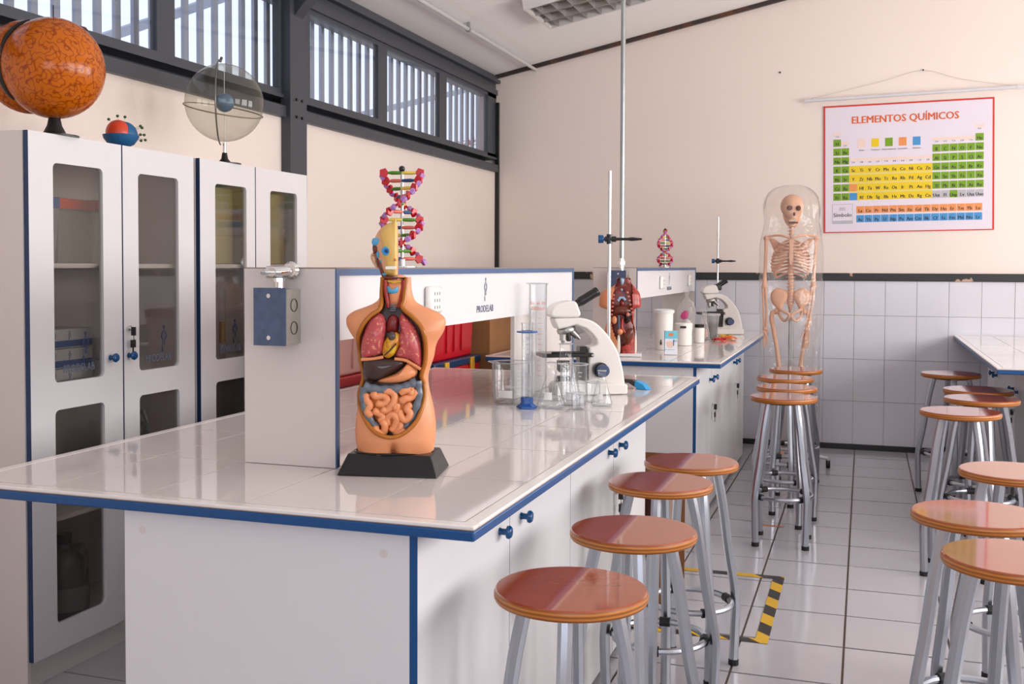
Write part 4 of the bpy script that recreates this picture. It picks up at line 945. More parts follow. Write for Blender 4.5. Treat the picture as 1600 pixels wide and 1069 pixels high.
# ------------------------------------------------------------------ on top of the cabinets
def build_globes():
    BR = brain_mat(); az = math.radians(41)
    t = thing('star_globe', 'big glossy orange globe with maze pattern on a black stand', 'globe', (-2.80, 3.205, 1.966), az)
    g = MB().ell((.0, 0, .247), (.178, .178, .182), 26).build('globe_shell', BR, t, sharp=80)
    h = MB().ell((-.082, .098, .262), (.164, .10, .172), 22).build('opened_lobe', BR, t, sharp=80)
    ring = []
    for i in range(25):
        a = math.radians(116 + 106 * i / 24); ring.append((.178 * math.cos(a), -.012, .247 + .184 * math.sin(a)))
    MB().tube(ring, [.0015 + .0125 * abs(math.sin((i + .5) / 25 * PI * 2)) ** .7 for i in range(25)], 8).build('dark_seam', BLACKP, t)
    MB().lathe([(.085, 0), (.085, .004), (.04, .012), (.026, .04), (.019, .075)], 28).build('stand', BLACKP, t)
    MB().tube([(0, 0, .42), (0, 0, .475)], .0022, 8).build('axis_pin', BLACKP, t)
    MB().lathe([(.0001, -.012), (.03, -.006), (.034, .002), (.028, .010), (.0001, .014)], 18, c=(.085, .045, .402)).build('cap', mat('brown_cap', (84, 40, 18), .25), t)
    t = thing('celestial_globe', 'clear plastic star globe with a small blue earth inside', 'globe', (-2.80, 4.306, 1.966), math.radians(33))
    cl = glass('clear_smoky_acrylic', tint=(236, 236, 231), rough=.05, edge=.22, body=.03, body_col=(196, 190, 172), ior=1.5)
    MB().ell((0, 0, .281), (.178, .178, .178), 24).build('clear_shell', cl, t, sharp=80)
    MB().ell((.002, 0, .281), (.043, .043, .043), 16).build('inner_earth', mat('muted_blue_earth', (70, 112, 168), .2, var=.4, scale=18, rgb2=(120, 150, 170)), t, sharp=80)
    tilt = Matrix.Translation((0, 0, .281)) @ Matrix.Rotation(math.radians(8), 4, 'Y') @ Matrix.Rotation(math.radians(14), 4, 'X')
    MB().tube([tilt @ Vector((.1795 * math.cos(a), .1795 * math.sin(a), -.035)) for a in [2 * PI * i / 64 for i in range(64)]], .0028, 8, closed=True).build('equator_band', mat('dull_brass', (136, 128, 96), .35, metal=.3), t)
    mer = [Vector((-.018 - .02 * math.cos(a), -.192 * math.cos(a), .281 + .192 * math.sin(a))) for a in [-PI / 2 + PI * i / 32 for i in range(33)]]
    MB().tube(mer, .0038, 8).build('meridian_arm', mat('grey_meridian', (122, 122, 118), .3, metal=.6), t)
    MB().tube([(-.018, 0, .466), (-.01, 0, .489)], .006, 8).build('pole_knob', BLACKP, t)
    MB().tube([(0, 0, .105), (0, 0, .457)], .0016, 6).build('axis_wire', GALV, t)
    MB().tube([(0, 0, .04), (0, 0, .098)], .008, 12).build('chrome_neck', CHROME, t)
    MB().lathe([(.075, 0), (.075, .004), (.03, .008), (.016, .024), (.011, .052)], 28).build('stand', BLACKP, t)
    t = thing('cell_model', 'small orange and blue dome model with green pins between the two globes', 'cell model', (-2.80, 3.575, 1.966), math.radians(38))
    MB().lathe([(.026, 0), (.05, .012), (.066, .034), (.070, .048), (.0001, .044)], 28, c=(0, 0, 0)).build('bowl', mat('blue_rubber_bowl', (20, 92, 140), .4, bump=.3, bscale=120), t)
    MB().ell((-.01, 0, .058), (.048, .048, .050), 16).build('dome', mat('orange_dome', (214, 66, 30), .35), t)
    MB().ell((.010, .012, .052), (.054, .045, .052), 16).build('dome_rim', mat('blue_rubber_bowl', (20, 92, 140)), t, sharp=80)
    for i, (dx, dz) in enumerate(((-.045, .05), (-.012, .066), (.016, .062), (.074, .030), (.080, .022), (.074, -.004), (.088, -.006), (.076, -.028), (.092, -.026))):
        v = Vector((dx, 0, dz)); p = Vector((.0, .012 * (i % 2) - .006, .058)); n = v.normalized()
        k = MB().tube([p + n * .04, p + v], .0009, 5).build('pin', GALV, t); MB().ell(p + v, (.0062, .0062, .0058), 6).build('pin_head', mat('green_pin_head', (42, 84, 24), .4), k)
build_globes()
# ------------------------------------------------------------------ glassware on the front bench
def build_glass():
    G = LABGLASS; WH = mat('white_enamel_print', (236, 236, 236), .5); TH = .0025; Z0 = .9628
    def grad(t, r, z0, z1, n, a0, m=WH, w=.10):
        for i in range(n):
            z = z0 + (z1 - z0) * i / (n - 1); ww = w * (1.6 if i % 2 == 0 else 1)
            b = MB(); k = 5; vs = [(r * math.cos(a0 + ww * (j / k - .5) * 2), r * math.sin(a0 + ww * (j / k - .5) * 2), z + dz) for dz in (-.0007, .0007) for j in range(k + 1)]
            b.add(vs, [(j, j + 1, j + k + 2, j + k + 1) for j in range(k)]); b.build('graduation', m, t)
    def patch(t, r, z0, z1, a0, w, m=WH, name='white_panel'):
        b = MB(); k = 8; vs = [(r * math.cos(a0 + w * (j / k - .5)), r * math.sin(a0 + w * (j / k - .5)), z) for z in (z0, z1) for j in range(k + 1)]
        b.add(vs, [(j, j + 1, j + k + 2, j + k + 1) for j in range(k)]); b.build(name, m, t)
    def beaker(x, y, r, h, label, marks=True, spout=True, rz=0):
        t = thing('glass_beaker', label, 'beaker', (x, y, Z0), rz)
        MB().lathe([(.0001, 0), (r * .9, 0), (r * .985, r * .10), (r, r * .22), (r, h - .006), (r * 1.04, h - .001), (r * 1.065, h + .001), (r * 1.04, h + .0025), (r * .985, h - .004), (r - TH, r * .25), (r * .88, TH * 1.6), (.0001, TH * 1.6)], 40).build('glass_wall', G, t, sharp=60)
        rim = [(r * 1.05 * math.cos(a) * (1 + .12 * math.exp(-((a - PI) / .22) ** 2)), r * 1.05 * math.sin(a), h + .0005 * 0 + .0015 * math.exp(-((a - PI) / .25) ** 2)) for a in [2 * PI * i / 56 for i in range(56)]]
        MB().tube(rim, .0026, 8, closed=True).build('rim', glass('rim_glass', tint=(245, 246, 248), rough=.02, edge=.5, body=.25, ior=1.7, dark=.35), t)
        if marks:
            grad(t, r + .0006, h * .25, h * .82, 7, -PI / 2 + .5)
            patch(t, r + .0006, h * .16, h * .34, -PI / 2 - .25, .75)
            a = -PI / 2 - .25; M = Matrix.Rotation(0, 4, 'Z') @ face((0, -r - .0012, h * .40), '-y'); text('lettering', '1000ml' if r > .07 else '500', .016 if r > .07 else .011, M, WH, t, sx=.9)
        return t
    beaker(-1.313, 4.016, .074, .160, 'largest glass beaker with white scale marks, at the bench middle', rz=math.radians(16))
    beaker(-1.062, 4.035, .052, .158, 'middle-sized glass beaker in front of the microscope base', rz=math.radians(14))
    beaker(-1.012, 3.915, .026, .060, 'small glass beaker in front of the middle-sized beaker', marks=False)
    beaker(-1.012, 4.150, .027, .078, 'small glass beaker behind the little conical flask', marks=False)
    def flask(x, y, r, h, nr, label, panel=True):
        t = thing('conical_flask', label, 'flask', (x, y, Z0), math.radians(14)); sh = h * .72
        MB().lathe([(.0001, 0), (r * .86, 0), (r * .97, r * .08), (r, r * .22), (r * .96, r * .38), (nr * 1.25, sh), (nr, sh + h * .05), (nr, h - .005), (nr * 1.2, h - .001), (nr * 1.22, h + .001), (nr * 1.05, h)], 36).build('glass_wall', G, t, sharp=60)
        MB().tube([(nr * 1.16 * math.cos(a), nr * 1.16 * math.sin(a), h) for a in [2 * PI * i / 32 for i in range(32)]], .0021, 8, closed=True).build('rim', MATS['rim_glass'], t)
        MB().tube([(r * .9 * math.cos(a), r * .9 * math.sin(a), .004) for a in [2 * PI * i / 32 for i in range(32)]], .0028, 6, closed=True).build('base_ring', MATS['rim_glass'], t)
        if panel:
            b = MB(); k = 6; z0, z1 = h * .2, h * .36; rr = lambda z: r * .96 + (nr * 1.25 - r * .96) * (z - r * .38) / (sh - r * .38) + .0008
            vs = [(rr(z) * math.cos(-PI / 2 - .25 + .7 * (j / k - .5)), rr(z) * math.sin(-PI / 2 - .25 + .7 * (j / k - .5)), z) for z in (z0, z1) for j in range(k + 1)]
            b.add(vs, [(j, j + 1, j + k + 2, j + k + 1) for j in range(k)]); b.build('white_panel', WH, t)
    flask(-1.121, 3.925, .055, .172, .0155, 'conical flask with wide white panel beside the blue cylinder foot')
    flask(-.953, 4.047, .041, .135, .014, 'little conical flask at the worktop edge side of the glassware')
    flask(-1.135, 4.185, .062, .225, .024, 'tall conical flask standing in front of the microscope stage', panel=False)
    # measuring cylinders
    t = thing('measuring_cylinder', 'tallest measuring cylinder with orange print', 'measuring cylinder', (-1.238, 4.135, Z0), math.radians(16)); r, h = .036, .468
    MB().lathe([(.0001, .012), (r * .9, .012), (r, .022), (r, h - .006), (r * 1.12, h), (r * 1.02, h + .001), (r - TH, h - .01), (r - TH, .022), (.0001, .018)], 36).build('glass_wall', G, t, sharp=60)
    MB().tube([(r * 1.1 * math.cos(a) * (1 + .16 * math.exp(-((a - PI) / .22) ** 2)), r * 1.1 * math.sin(a), h) for a in [2 * PI * i / 40 for i in range(40)]], .0022, 8, closed=True).build('rim', MATS['rim_glass'], t)
    MB().lathe([(.052, 0), (.052, .006), (.034, .014), (.020, .016)], 6).build('foot', MATS['rim_glass'], t)
    OP = mat('orange_enamel_print', (226, 106, 44), .5)
    for i, (bd, zz, sz) in enumerate((('Ex  at 20', .385, .017), ('500ml', .362, .021))): text('lettering', bd, sz, face((.0, -r - .0012, zz), '-y'), OP, t, sx=1.0)
    grad(t, r + .0006, .10, .33, 12, -PI / 2 + .2, OP, .16)
    t = thing('measuring_cylinder', 'shorter measuring cylinder with a blue collar and blue foot', 'measuring cylinder', (-1.205, 3.885, Z0), math.radians(16)); r, h = .0215, .322
    MB().lathe([(.0001, .014), (r * .9, .014), (r, .02), (r, h - .004), (r * 1.14, h), (r * 1.04, h + .001), (r - TH, h - .01), (r - TH, .022), (.0001, .02)], 32).build('glass_wall', G, t, sharp=60)
    BP = mat('blue_translucent_foot', (22, 82, 160), .2)
    MB().lathe([(.040, 0), (.040, .006), (.030, .013), (.0235, .018), (.0235, .040), (.0222, .040), (.0222, .018)], 6).build('foot', BP, t)
    MB().lathe([(.0225, .284), (.040, .286), (.040, .291), (.0225, .294)], 6, caps=False).build('collar', BP, t)
    BI = mat('blue_enamel_print', (110, 140, 200), .5); grad(t, r + .0006, .06, .26, 12, -PI / 2 + .1, BI, .22)
    text('lettering', '100', .012, face((0, -r - .001, .262), '-y'), BI, t)
build_glass()
# ------------------------------------------------------------------ things on the rear bench
def build_rear_items():
    Z0 = .9628; OW = mat('off_white_plastic', (238, 234, 228), .35)
    t = thing('water_bucket', 'tall white bucket with a little tap behind the blue and white carton', 'bucket', (-1.228, 6.95, Z0), math.radians(12))
    MB().lathe([(.0001, 0), (.055, 0), (.060, .235), (.066, .237), (.066, .25), (.0001, .252)], 32).build('body', OW, t, sharp=40)
    MB().lathe([(.067, .236), (.068, .256), (.05, .262), (.0001, .262)], 32).build('lid', mat('milky_lid', (226, 226, 224), .3), t)
    MB().tube([(-.02, -.056, .05), (-.02, -.074, .05), (-.02, -.078, .035)], .006, 8).tube([(-.02, -.068, .05), (-.02, -.068, .068)], .004, 6).build('tap', BLACKP, t)
    t = thing('carton', 'small blue and white cardboard carton at the edge of the rear bench', 'carton', (-1.115, 6.56, Z0), math.radians(13))
    CW = mat('white_glossy_card', (232, 234, 240), .35); CB = mat('turquoise_card', (112, 206, 226), .4); CD = mat('deep_blue_card', (36, 120, 184), .4)
    MB().box(-.038, .038, -.026, .026, 0, .145).build('body', CW, t, bevel=.001)
    MB().box(-.0382, .0382, -.0266, -.0255, .098, .1452).build('top_print', CB, t); MB().box(-.0388, -.0378, -.0258, .0258, .02, .145).build('side_print', CD, t)
    MB().box(-.016, .014, -.0272, -.0264, .115, .132).build('orange_print', mat('orange_print', (226, 132, 84), .5), t)
    MB().puff(smooth_closed([(-.02, .045), (0, .04), (.014, .055), (.008, .08), (-.022, .082), (-.03, .07)], 3), -.0262, .0006, 2, back=.0001).build('picture_print', mat('beige_print', (236, 206, 190), .5), t)
    MB().box(.012, .018, -.0272, -.0264, .055, .092).build('blue_print', CD, t); MB().box(-.038, .02, -.0272, -.0264, .03, .033).build('blue_print', CB, t)
    text('lettering', 'AG', .016, face((.026, -.0275, .08), '-y'), CD, t)
    MB().box(-.0394, -.0384, -.016, .016, .03, .05).build('grey_print', mat('grey_print', (150, 160, 172), .5), t)
    t = thing('plastic_jar', 'squat white jar with dark handle in its lid on the rear bench', 'jar', (-1.168, 7.385, Z0), math.radians(12))
    MB().lathe([(.0001, 0), (.054, 0), (.056, .01), (.056, .118), (.0001, .12)], 32).build('body', OW, t, sharp=40); MB().lathe([(.059, .112), (.060, .146), (.055, .152), (.0001, .152)], 32).build('lid', OW, t, sharp=40)
    MB().box(-.028, .014, -.066, -.058, .118, .134).build('lid_handle', BLACKP, t, bevel=.004)
    t = thing('plastic_jar', 'narrow white jar with black lid beside the squat white jar', 'jar', (-1.103, 7.67, Z0), math.radians(12))
    MB().lathe([(.0001, 0), (.034, 0), (.037, .01), (.037, .105), (.0001, .108)], 28).build('body', OW, t, sharp=40); MB().lathe([(.033, .108), (.034, .13), (.0001, .132)], 28).build('lid', BLACKP, t, sharp=40)
    BAG = glass('thin_bag_plastic', tint=(246, 244, 244), rough=.08, edge=.5, body=.20, bump=.8, bscale=28, ior=1.45)
    def crumple(prof, n, amp, sc, seed, mat_, t, name='bag_film', sx=1, sy=1):
        m = MB().lathe(prof, n, sx=sx, sy=sy, caps=False)
        for i, p in enumerate(m.v):
            w = 1 + amp * noise.noise((p[0] * sc + seed, p[1] * sc, p[2] * sc * .6)) ; m.v[i] = (p[0] * w, p[1] * w, p[2] + .004 * noise.noise((p[2] * 40, p[0] * 40, seed)))
        return m.build(name, mat_, t, sharp=60)
    t = thing('plastic_bag', 'knotted clear plastic bag with magenta print above the squat jar', 'bag', (-1.245, 8.0, Z0), 0)
    crumple([(.0001, .003), (.052, .006), (.060, .05), (.064, .12), (.066, .2), (.05, .27), (.018, .30), (.008, .315), (.02, .345), (.026, .36)], 30, .3, 16, 2, BAG, t)
    MB().puff(smooth_closed([(-.03, .155), (0, .15), (.022, .17), (.025, .205), (.0, .215), (-.02, .20), (-.034, .18)], 3), -.062, .006, 3, wob=.004).build('magenta_print', mat('magenta_print', (206, 72, 132), .5), t)
    MB().ell((.0, 0, .08), (.045, .045, .07), 10).build('wrapped_contents', mat('pale_contents', (226, 218, 222), .6, bump=.5, bscale=20), t)
    t = thing('plastic_bag', 'thin pale plastic bag leaning between narrow jar and grey tub', 'bag', (-1.115, 8.02, Z0), 0)
    crumple([(.0001, .003), (.034, .005), (.036, .04), (.03, .1), (.018, .16), (.012, .19), (.024, .22)], 24, .35, 20, 9, BAG, t)
    MB().ell((0, 0, .045), (.024, .024, .035), 8).build('wrapped_contents', mat('brown_pink_contents', (190, 140, 124), .6, bump=.5, bscale=30), t)
    t = thing('plastic_tub', 'milky plastic tub with dark stones in front of the far microscope', 'tub', (-1.104, 8.30, Z0), math.radians(10))
    MB().lathe([(.046, 0), (.062, .165), (.068, .168), (.068, .178)], 32, caps=False).lathe([(.0001, .0), (.046, 0)], 32, caps=False).build('tub_wall', glass('milky_tub', tint=(230, 230, 230), edge=.4, body=.3, rough=.12), t, sharp=40)
    MB().lathe([(.0001, .003), (.043, .003), (.052, .105), (.0001, .12)], 24).build('dark_contents', speckle('dark_gravel', (92, 84, 80), (36, 32, 30), 60, .6), t)
    MB().lathe([(.069, .166), (.070, .180), (.0001, .183)], 32).build('lid', glass('milky_lid_plastic', edge=.4, body=.4, rough=.15), t)
    text('lettering', 'DE ARENA', .017, face((0, -.064, .145), '-y'), mat('grey_print', (150, 160, 172)), t)
    cb = [mat('red_cable', (190, 34, 26), .35), mat('orange_cable', (226, 100, 30), .35), mat('yellow_cable', (224, 176, 40), .35)]
    for i in range(3):
        pts = []; ox, oy = -.985 + .045 * (i % 2), 7.86 + .21 * i
        for k in range(26):
            a = k * .62 + i; pts.append((.04 * math.cos(a) * (1 + .2 * math.sin(k)) + .02 * math.sin(k * .21 + i), .075 * math.sin(a), .006 + .004 * (k % 4)))
        t = thing('test_cable', ['coil of red test cable on the rear bench corner', 'coil of orange test cable between the red and yellow ones', 'coil of yellow test cable beside the tub of stones'][i], 'cable', (ox, oy, Z0 + .0005))
        MB().tube(smooth_open(pts, 3), .0045, 6).build('cable', cb[i], t); e = Vector(pts[-1])
        MB().tube([e, e + Vector((.015, -.005, .002)), e + Vector((.04, -.008, .0))], [.006, .007, .003], 8).build('plug', BLACKP if i == 0 else cb[i], t)
build_rear_items()
# ------------------------------------------------------------------ boxes beyond the front bench
def build_boxes():
    RD = mat('red_crate_plastic', (186, 6, 26), .3, var=.06); NB = mat('dark_blue_lid_plastic', (22, 48, 84), .35); YL = mat('yellow_latch_plastic', (214, 158, 30), .4)
    PKB = glass('pinkish_translucent_plastic', tint=(226, 176, 164), edge=.3, body=.45, rough=.2, body_col=(206, 140, 126))
    def crate(y0, y1, x0, x1, z0, z1, label, body=RD, lid=NB, latch=True):
        t = thing('storage_crate', label, 'crate', ((x0 + x1) / 2, (y0 + y1) / 2, z0)); a, b, h = (x1 - x0) / 2, (y1 - y0) / 2, z1 - z0; c = .92; lz = h * .86
        m = MB(); m.add([(-a * c, -b * c, 0), (a * c, -b * c, 0), (a * c, b * c, 0), (-a * c, b * c, 0), (-a * .985, -b * .985, lz), (a * .985, -b * .985, lz), (a * .985, b * .985, lz), (-a * .985, b * .985, lz)],
                        [(0, 3, 2, 1), (4, 5, 6, 7), (0, 1, 5, 4), (1, 2, 6, 5), (2, 3, 7, 6), (3, 0, 4, 7)])
        m.build('body', body, t, bevel=.012)
        MB().box(-a, a, -b, b, lz, h).build('lid', lid, t, bevel=.008)
        if latch:
            for y in (-b * .55, b * .55): MB().box(a - .004, a + .010, y - .03, y + .03, lz - .05, h - .004).build('latch', YL, t, bevel=.004)
        for y in (-b * .35, 0, b * .35): MB().box(a * .955 - .002, a * .955 + .006, y - .005, y + .005, h * .1, lz * .9).build('rib', body, t)
        return t
    y0, y1 = 5.55, 6.32
    zs = [0, .315, .63, .95]; nm = ['red storage crate standing on the floor beyond the front bench', 'second red storage crate up from the floor beyond the front bench', 'red storage crate with yellow latches just above worktop level']
    for i in range(3): crate(y0, y1, -2.78, -2.26, zs[i] + .001 * i, zs[i + 1], nm[i])
    t = crate(y0 + .03, y1 - .05, -2.76, -2.28, .951, 1.36, 'uppermost red storage crate seen under the partition board')
    # pinkish boxes in the aisle before the second cabinet
    lab = ['pinkish translucent box on the floor before the second cabinet', 'second pinkish translucent box of the aisle stack', 'third pinkish translucent box of the aisle stack', 'top pinkish translucent box with white bundles, seen between partition and torso']
    z = [0, .32, .64, .99, 1.29]
    for i in range(4): crate(4.32, 4.92, -2.66, -2.24, z[i] + .001, z[i + 1], lab[i], body=mat('pale_pink_plastic', (214, 158, 146), .3), lid=mat('red_lid_plastic', (178, 22, 24), .35), latch=False)
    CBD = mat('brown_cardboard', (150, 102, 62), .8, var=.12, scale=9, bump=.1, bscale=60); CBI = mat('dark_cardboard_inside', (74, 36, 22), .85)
    def cardbox(x0, x1, y0, y1, z0, z1, label, open_=False):
        t = thing('cardboard_box', label, 'cardboard box', ((x0 + x1) / 2, (y0 + y1) / 2, z0)); a, b, h = (x1 - x0) / 2, (y1 - y0) / 2, z1 - z0; w = .005
        m = MB().box(-a, a, -b, -b + w, 0, h).box(-a, a, b - w, b, 0, h).box(-a, -a + w, -b + w, b - w, 0, h).box(-a, a, -b, b, 0, w)
        if not open_: m.box(a - w, a, -b + w, b - w, 0, h)
        m.build('carton_wall', CBD, t)
        if open_:
            MB().add([(a, -b, 0), (a + .02, -b - .03, 0), (a + .035, -b + .02, h * .5), (a + .01, -b - .01, h), (a, -b, h)], [(0, 1, 2, 3, 4)]).build('torn_flap', mat('pale_torn_card', (196, 168, 150), .8), t)
            MB().box(-a + .02, a - .07, -b - .008, -b - .001, 0.01, h * .97).build('inner_flap', CBI, t)  # dark panel laid on the front wall, its colour standing for the shaded interior
            for k in range(3): MB().box(a - .02, a - .012, -b + .04 + k * .08, -b + .055 + k * .08, .01, h * .92).build('inner_strip', CBD, t)
        else:
            MB().box(-a, a, -b, 0 - .002, h - w, h).build('flap', CBD, t); MB().box(-a, a, .002, b, h - w, h).build('flap', CBD, t)
            MB().box(-a * .98, a * .98, -.03, .03, h, h + .0006).build('packing_tape', mat('brown_tape', (130, 88, 48), .25), t)
        return t
    cardbox(-2.8, -2.24, 6.42, 6.95, 0, 1.32, 'tall brown cardboard box behind the red crates')
    cardbox(-1.3, -.80, 4.70, 5.15, 0, .60, 'torn open cardboard box under the bench overhang behind the stools', True)
build_boxes()
# ------------------------------------------------------------------ skeleton
def build_skeleton():
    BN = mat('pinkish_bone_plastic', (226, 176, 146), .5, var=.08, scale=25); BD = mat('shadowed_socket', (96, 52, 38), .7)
    t = thing('skeleton_model', 'life-sized plastic skeleton on a wheeled stand by the tiled wall', 'skeleton', (-.520, 8.3, 0), math.radians(4)); t.scale = (.954, .954, .99); S = 199.6
    X = lambda p: (p - 1231) / S; Z = lambda p: (715.7 - p) / S
    sk = MB().ell((X(1231.5), .015, Z(322)), (.088, .102, .090), 14)
    s = sk.build('skull', BN, t, sharp=80)
    f = MB().puff(smooth_closed([(X(a), Z(b)) for a, b in [(1217, 320), (1224, 314), (1236, 313), (1246, 318), (1248, 327), (1244, 334), (1240.5, 342), (1238, 349), (1229, 349), (1226, 342), (1221, 335), (1217, 329)]], 3), -.03, .062, 6, back=.05, wob=.004, ws=60).build('face', BN, s, sharp=80)
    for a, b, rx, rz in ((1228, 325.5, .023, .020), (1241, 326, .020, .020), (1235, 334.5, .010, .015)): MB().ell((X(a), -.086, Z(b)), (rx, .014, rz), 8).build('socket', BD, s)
    j = MB().tube(smooth_open([(X(1220), .01, Z(334)), (X(1223.5), -.02, Z(345)), (X(1229), -.066, Z(351)), (X(1237.5), -.066, Z(351)), (X(1241.5), -.02, Z(344)), (X(1243), .01, Z(333))], 3), .013, 8).build('jaw', BN, s)
    for k in range(8): MB().box(X(1227.5 + k * 1.5), X(1228.7 + k * 1.5), -.092, -.084, Z(345.6), Z(342.8)).build('tooth', mat('tooth_paint', (232, 204, 182), .3), s)
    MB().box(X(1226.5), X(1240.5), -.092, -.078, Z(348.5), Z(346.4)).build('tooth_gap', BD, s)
    # spine
    for k in range(24):
        z = Z(354) + (Z(468) - Z(354)) * k / 23; r = .016 + .010 * k / 23; y = .025 + .02 * math.sin(k / 23 * PI * 2)
        MB().lathe([(r * .9, -.011), (r, -.008), (r * .86, 0), (r, .008), (r * .9, .010)], 12, c=(0, y, z)).box(-.004, .004, y + r, y + r + .022, z - .006, z + .004).box(-r - .012, r + .012, y + .004, y + .010, z - .003, z + .003).build('vertebra', BN, t)
    # ribs
    for k in range(11):
        zb = Z(371 + 4.9 * k); hw = [.07, .1, .12, .133, .142, .147, .15, .149, .143, .132, .115][k]; fd = [.05, .07, .085, .095, .10, .104, .106, .104, .10, .08, .05][k]
        end = [.16, .14, .14, .15, .18, .25, .36, .5, .66, 1.1, 1.4][k]
        for sx in (-1, 1):
            pts = []
            for i in range(13):
                a = PI / 2 - (PI - end) * i / 12; q = i / 12
                pts.append((sx * hw * math.cos(a), .035 - .0 + (fd * -math.sin(a) * -1 if False else math.sin(a) * (.045 if a > 0 else fd)), zb - .055 * q - .035 * q * (1 - q) + (.03 * max(0, q - .8) * 5 if k > 2 else 0)))
            MB().tube(pts, .0062, 6, flat=1.4).build('rib', BN, t)
    MB().prism([(-.018, Z(372)), (.018, Z(372)), (.014, Z(384)), (.016, Z(400)), (.006, Z(410)), (-.006, Z(410)), (-.016, Z(400)), (-.014, Z(384))], -.072, -.060).build('sternum', BN, t, bevel=.003)
    MB().ell((.0, -.064, Z(400)), (.018, .008, .012), 6).build('sternum_mark', mat('greenish_mark', (112, 102, 76), .7), t)
    for sx in (-1, 1):
        sh = Vector((sx * .188, .01, Z(370)))
        MB().tube(smooth_open([(sx * .015, -.062, Z(370)), (sx * .07, -.05, Z(366.5)), (sx * .13, -.01, Z(366)), (sx * .18, .0, Z(368))], 3), .0085, 8).build('clavicle', BN, t)
        MB().puff([(sx * .175, Z(369)), (sx * .13, Z(370)), (sx * .075, Z(378)), (sx * .09, Z(402)), (sx * .13, Z(388))], .085, .01, 3, back=.006).build('scapula', BN, t)
        el = Vector((sx * (.2 if sx < 0 else .168), .01, Z(443)))
        MB().ell(sh, (.024, .022, .022), 8).tube([sh, sh * .7 + el * .3, sh * .3 + el * .7, el], [.018, .0125, .0125, .022], 10).ell(el, (.027, .016, .015), 8).build('humerus', BN, t)
        wr = Vector((sx * (.19 if sx < 0 else .125), -.03 if sx > 0 else 0, Z(503)))
        MB().tube([el + Vector((.008, 0, -.01)), (el + wr) / 2 + Vector((.014, 0, 0)), wr + Vector((.008, 0, 0))], [.011, .007, .010], 8).build('radius_bone', BN, t)
        MB().tube([el + Vector((-.010, 0, -.01)), (el + wr) / 2 + Vector((-.010, 0, 0)), wr + Vector((-.008, 0, 0))], [.011, .0065, .007], 8).build('ulna_bone', BN, t)
        MB().ell(wr + Vector((0, 0, -.018)), (.020, .010, .018), 8).build('carpus', BN, t)
        for q in range(5):
            d = Vector(((q - 2) * .0095, -.006 if q != 0 else -.02, -1)).normalized() if q else Vector((-sx * .45, -.4, -.8)).normalized()
            st = wr + Vector(((q - 2) * .008 * (1 if True else 1), 0, -.03)); L = (.075, .125, .135, .128, .108)[q]
            pts = [st, st + d * L * .45, st + d * L * .47, st + d * L * .72 + Vector((0, -.006, 0)), st + d * L * .74 + Vector((0, -.006, 0)), st + d * L + Vector((0, -.016, 0))]
            MB().tube(pts, [.0052, .0042, .0058, .0036, .0046, .0028], 6).build('finger_bone', BN, t)
        # pelvis half
        o = [(sx * .018, Z(453)), (sx * .05, Z(447)), (sx * .105, Z(445)), (sx * .150, Z(453)), (sx * .146, Z(465)), (sx * .112, Z(474)), (sx * .075, Z(480)), (sx * .05, Z(470)), (sx * .03, Z(464))]
        MB().puff(smooth_closed(o, 3), .0, .018, 4, back=.012).build('hip_blade', BN, t, sharp=80)
        MB().tube(smooth_closed([(sx * .085, -.02, Z(477)), (sx * .05, -.055, Z(480)), (sx * .010, -.065, Z(484)), (sx * .016, -.055, Z(490)), (sx * .045, -.03, Z(494)), (sx * .078, -.01, Z(487))], 3), .0115, 8, closed=True).build('hip_ring', BN, t)
        # legs
        hp = Vector((sx * .105, 0, Z(480))); kn = Vector((sx * .072, -.01, Z(588))); an = Vector((sx * .07, .02, Z(676)))
        MB().ell(hp, (.024, .024, .024), 8).tube([hp, hp + Vector((sx * .03, 0, -.012)), hp + Vector((sx * .038, 0, -.05)), hp * .5 + kn * .5 + Vector((sx * .012, 0, 0)), kn + Vector((0, 0, .05)), kn], [.016, .021, .0195, .016, .019, .032], 10).build('femur', BN, t)
        MB().ell(kn + Vector((0, -.035, -.005)), (.02, .010, .022), 8).build('kneecap', BN, t)
        MB().tube([kn + Vector((0, 0, -.022)), kn + Vector((0, 0, -.07)), an + Vector((0, 0, .06)), an], [.030, .016, .012, .02], 10).build('tibia', BN, t)
        MB().tube([kn + Vector((sx * .03, .01, -.05)), an + Vector((sx * .022, .0, .0))], [.008, .007], 8).build('fibula', BN, t)
        MB().tube([an + Vector((0, .05, -.045)), an + Vector((0, .0, -.02)), an + Vector((0, -.06, -.045)), an + Vector((0, -.12, -.07))], [.022, .022, .02, .014], 8).build('foot_block', BN, t)
        for q in range(5): MB().tube([an + Vector(((q - 2) * .012, -.09, -.062)), an + Vector(((q - 2) * .016, -.17, -.086))], [.0075, .005], 6).build('toe_bone', BN, t)
    MB().puff([(-.03, Z(456)), (.03, Z(456)), (.016, Z(476)), (0, Z(482)), (-.016, Z(476))], .04, .02, 3).build('sacrum', BN, t)
    # stand
    WS = mat('white_stand_enamel', (214, 216, 222), .3)
    MB().tube([(.0, .055, .12), (0, .055, Z(470))], .0125, 12).build('stand_rod', GALV, t)
    for k in range(5):
        a = math.radians(-5 + 72 * k); e = Vector((.30 * math.cos(a), .055 + .30 * math.sin(a), .075))
        l = MB().tube([(0, .055, .115), tuple(e)], [.022, .016], 8, flat=.8).build('stand_leg', WS, t)
        MB().tube([e, e + Vector((0, 0, -.02))], .014, 8).build('caster_fork', WS, l)
        MB().tube([e + Vector((-.016, .0, -.042)), e + Vector((.016, .0, -.042))], .031, 18).build('caster_wheel', RUBBER, l, bevel=.004)
    MB().lathe([(.035, .10), (.035, .135), (.018, .14)], 20, c=(0, .055, 0)).build('stand_hub', WS, t)
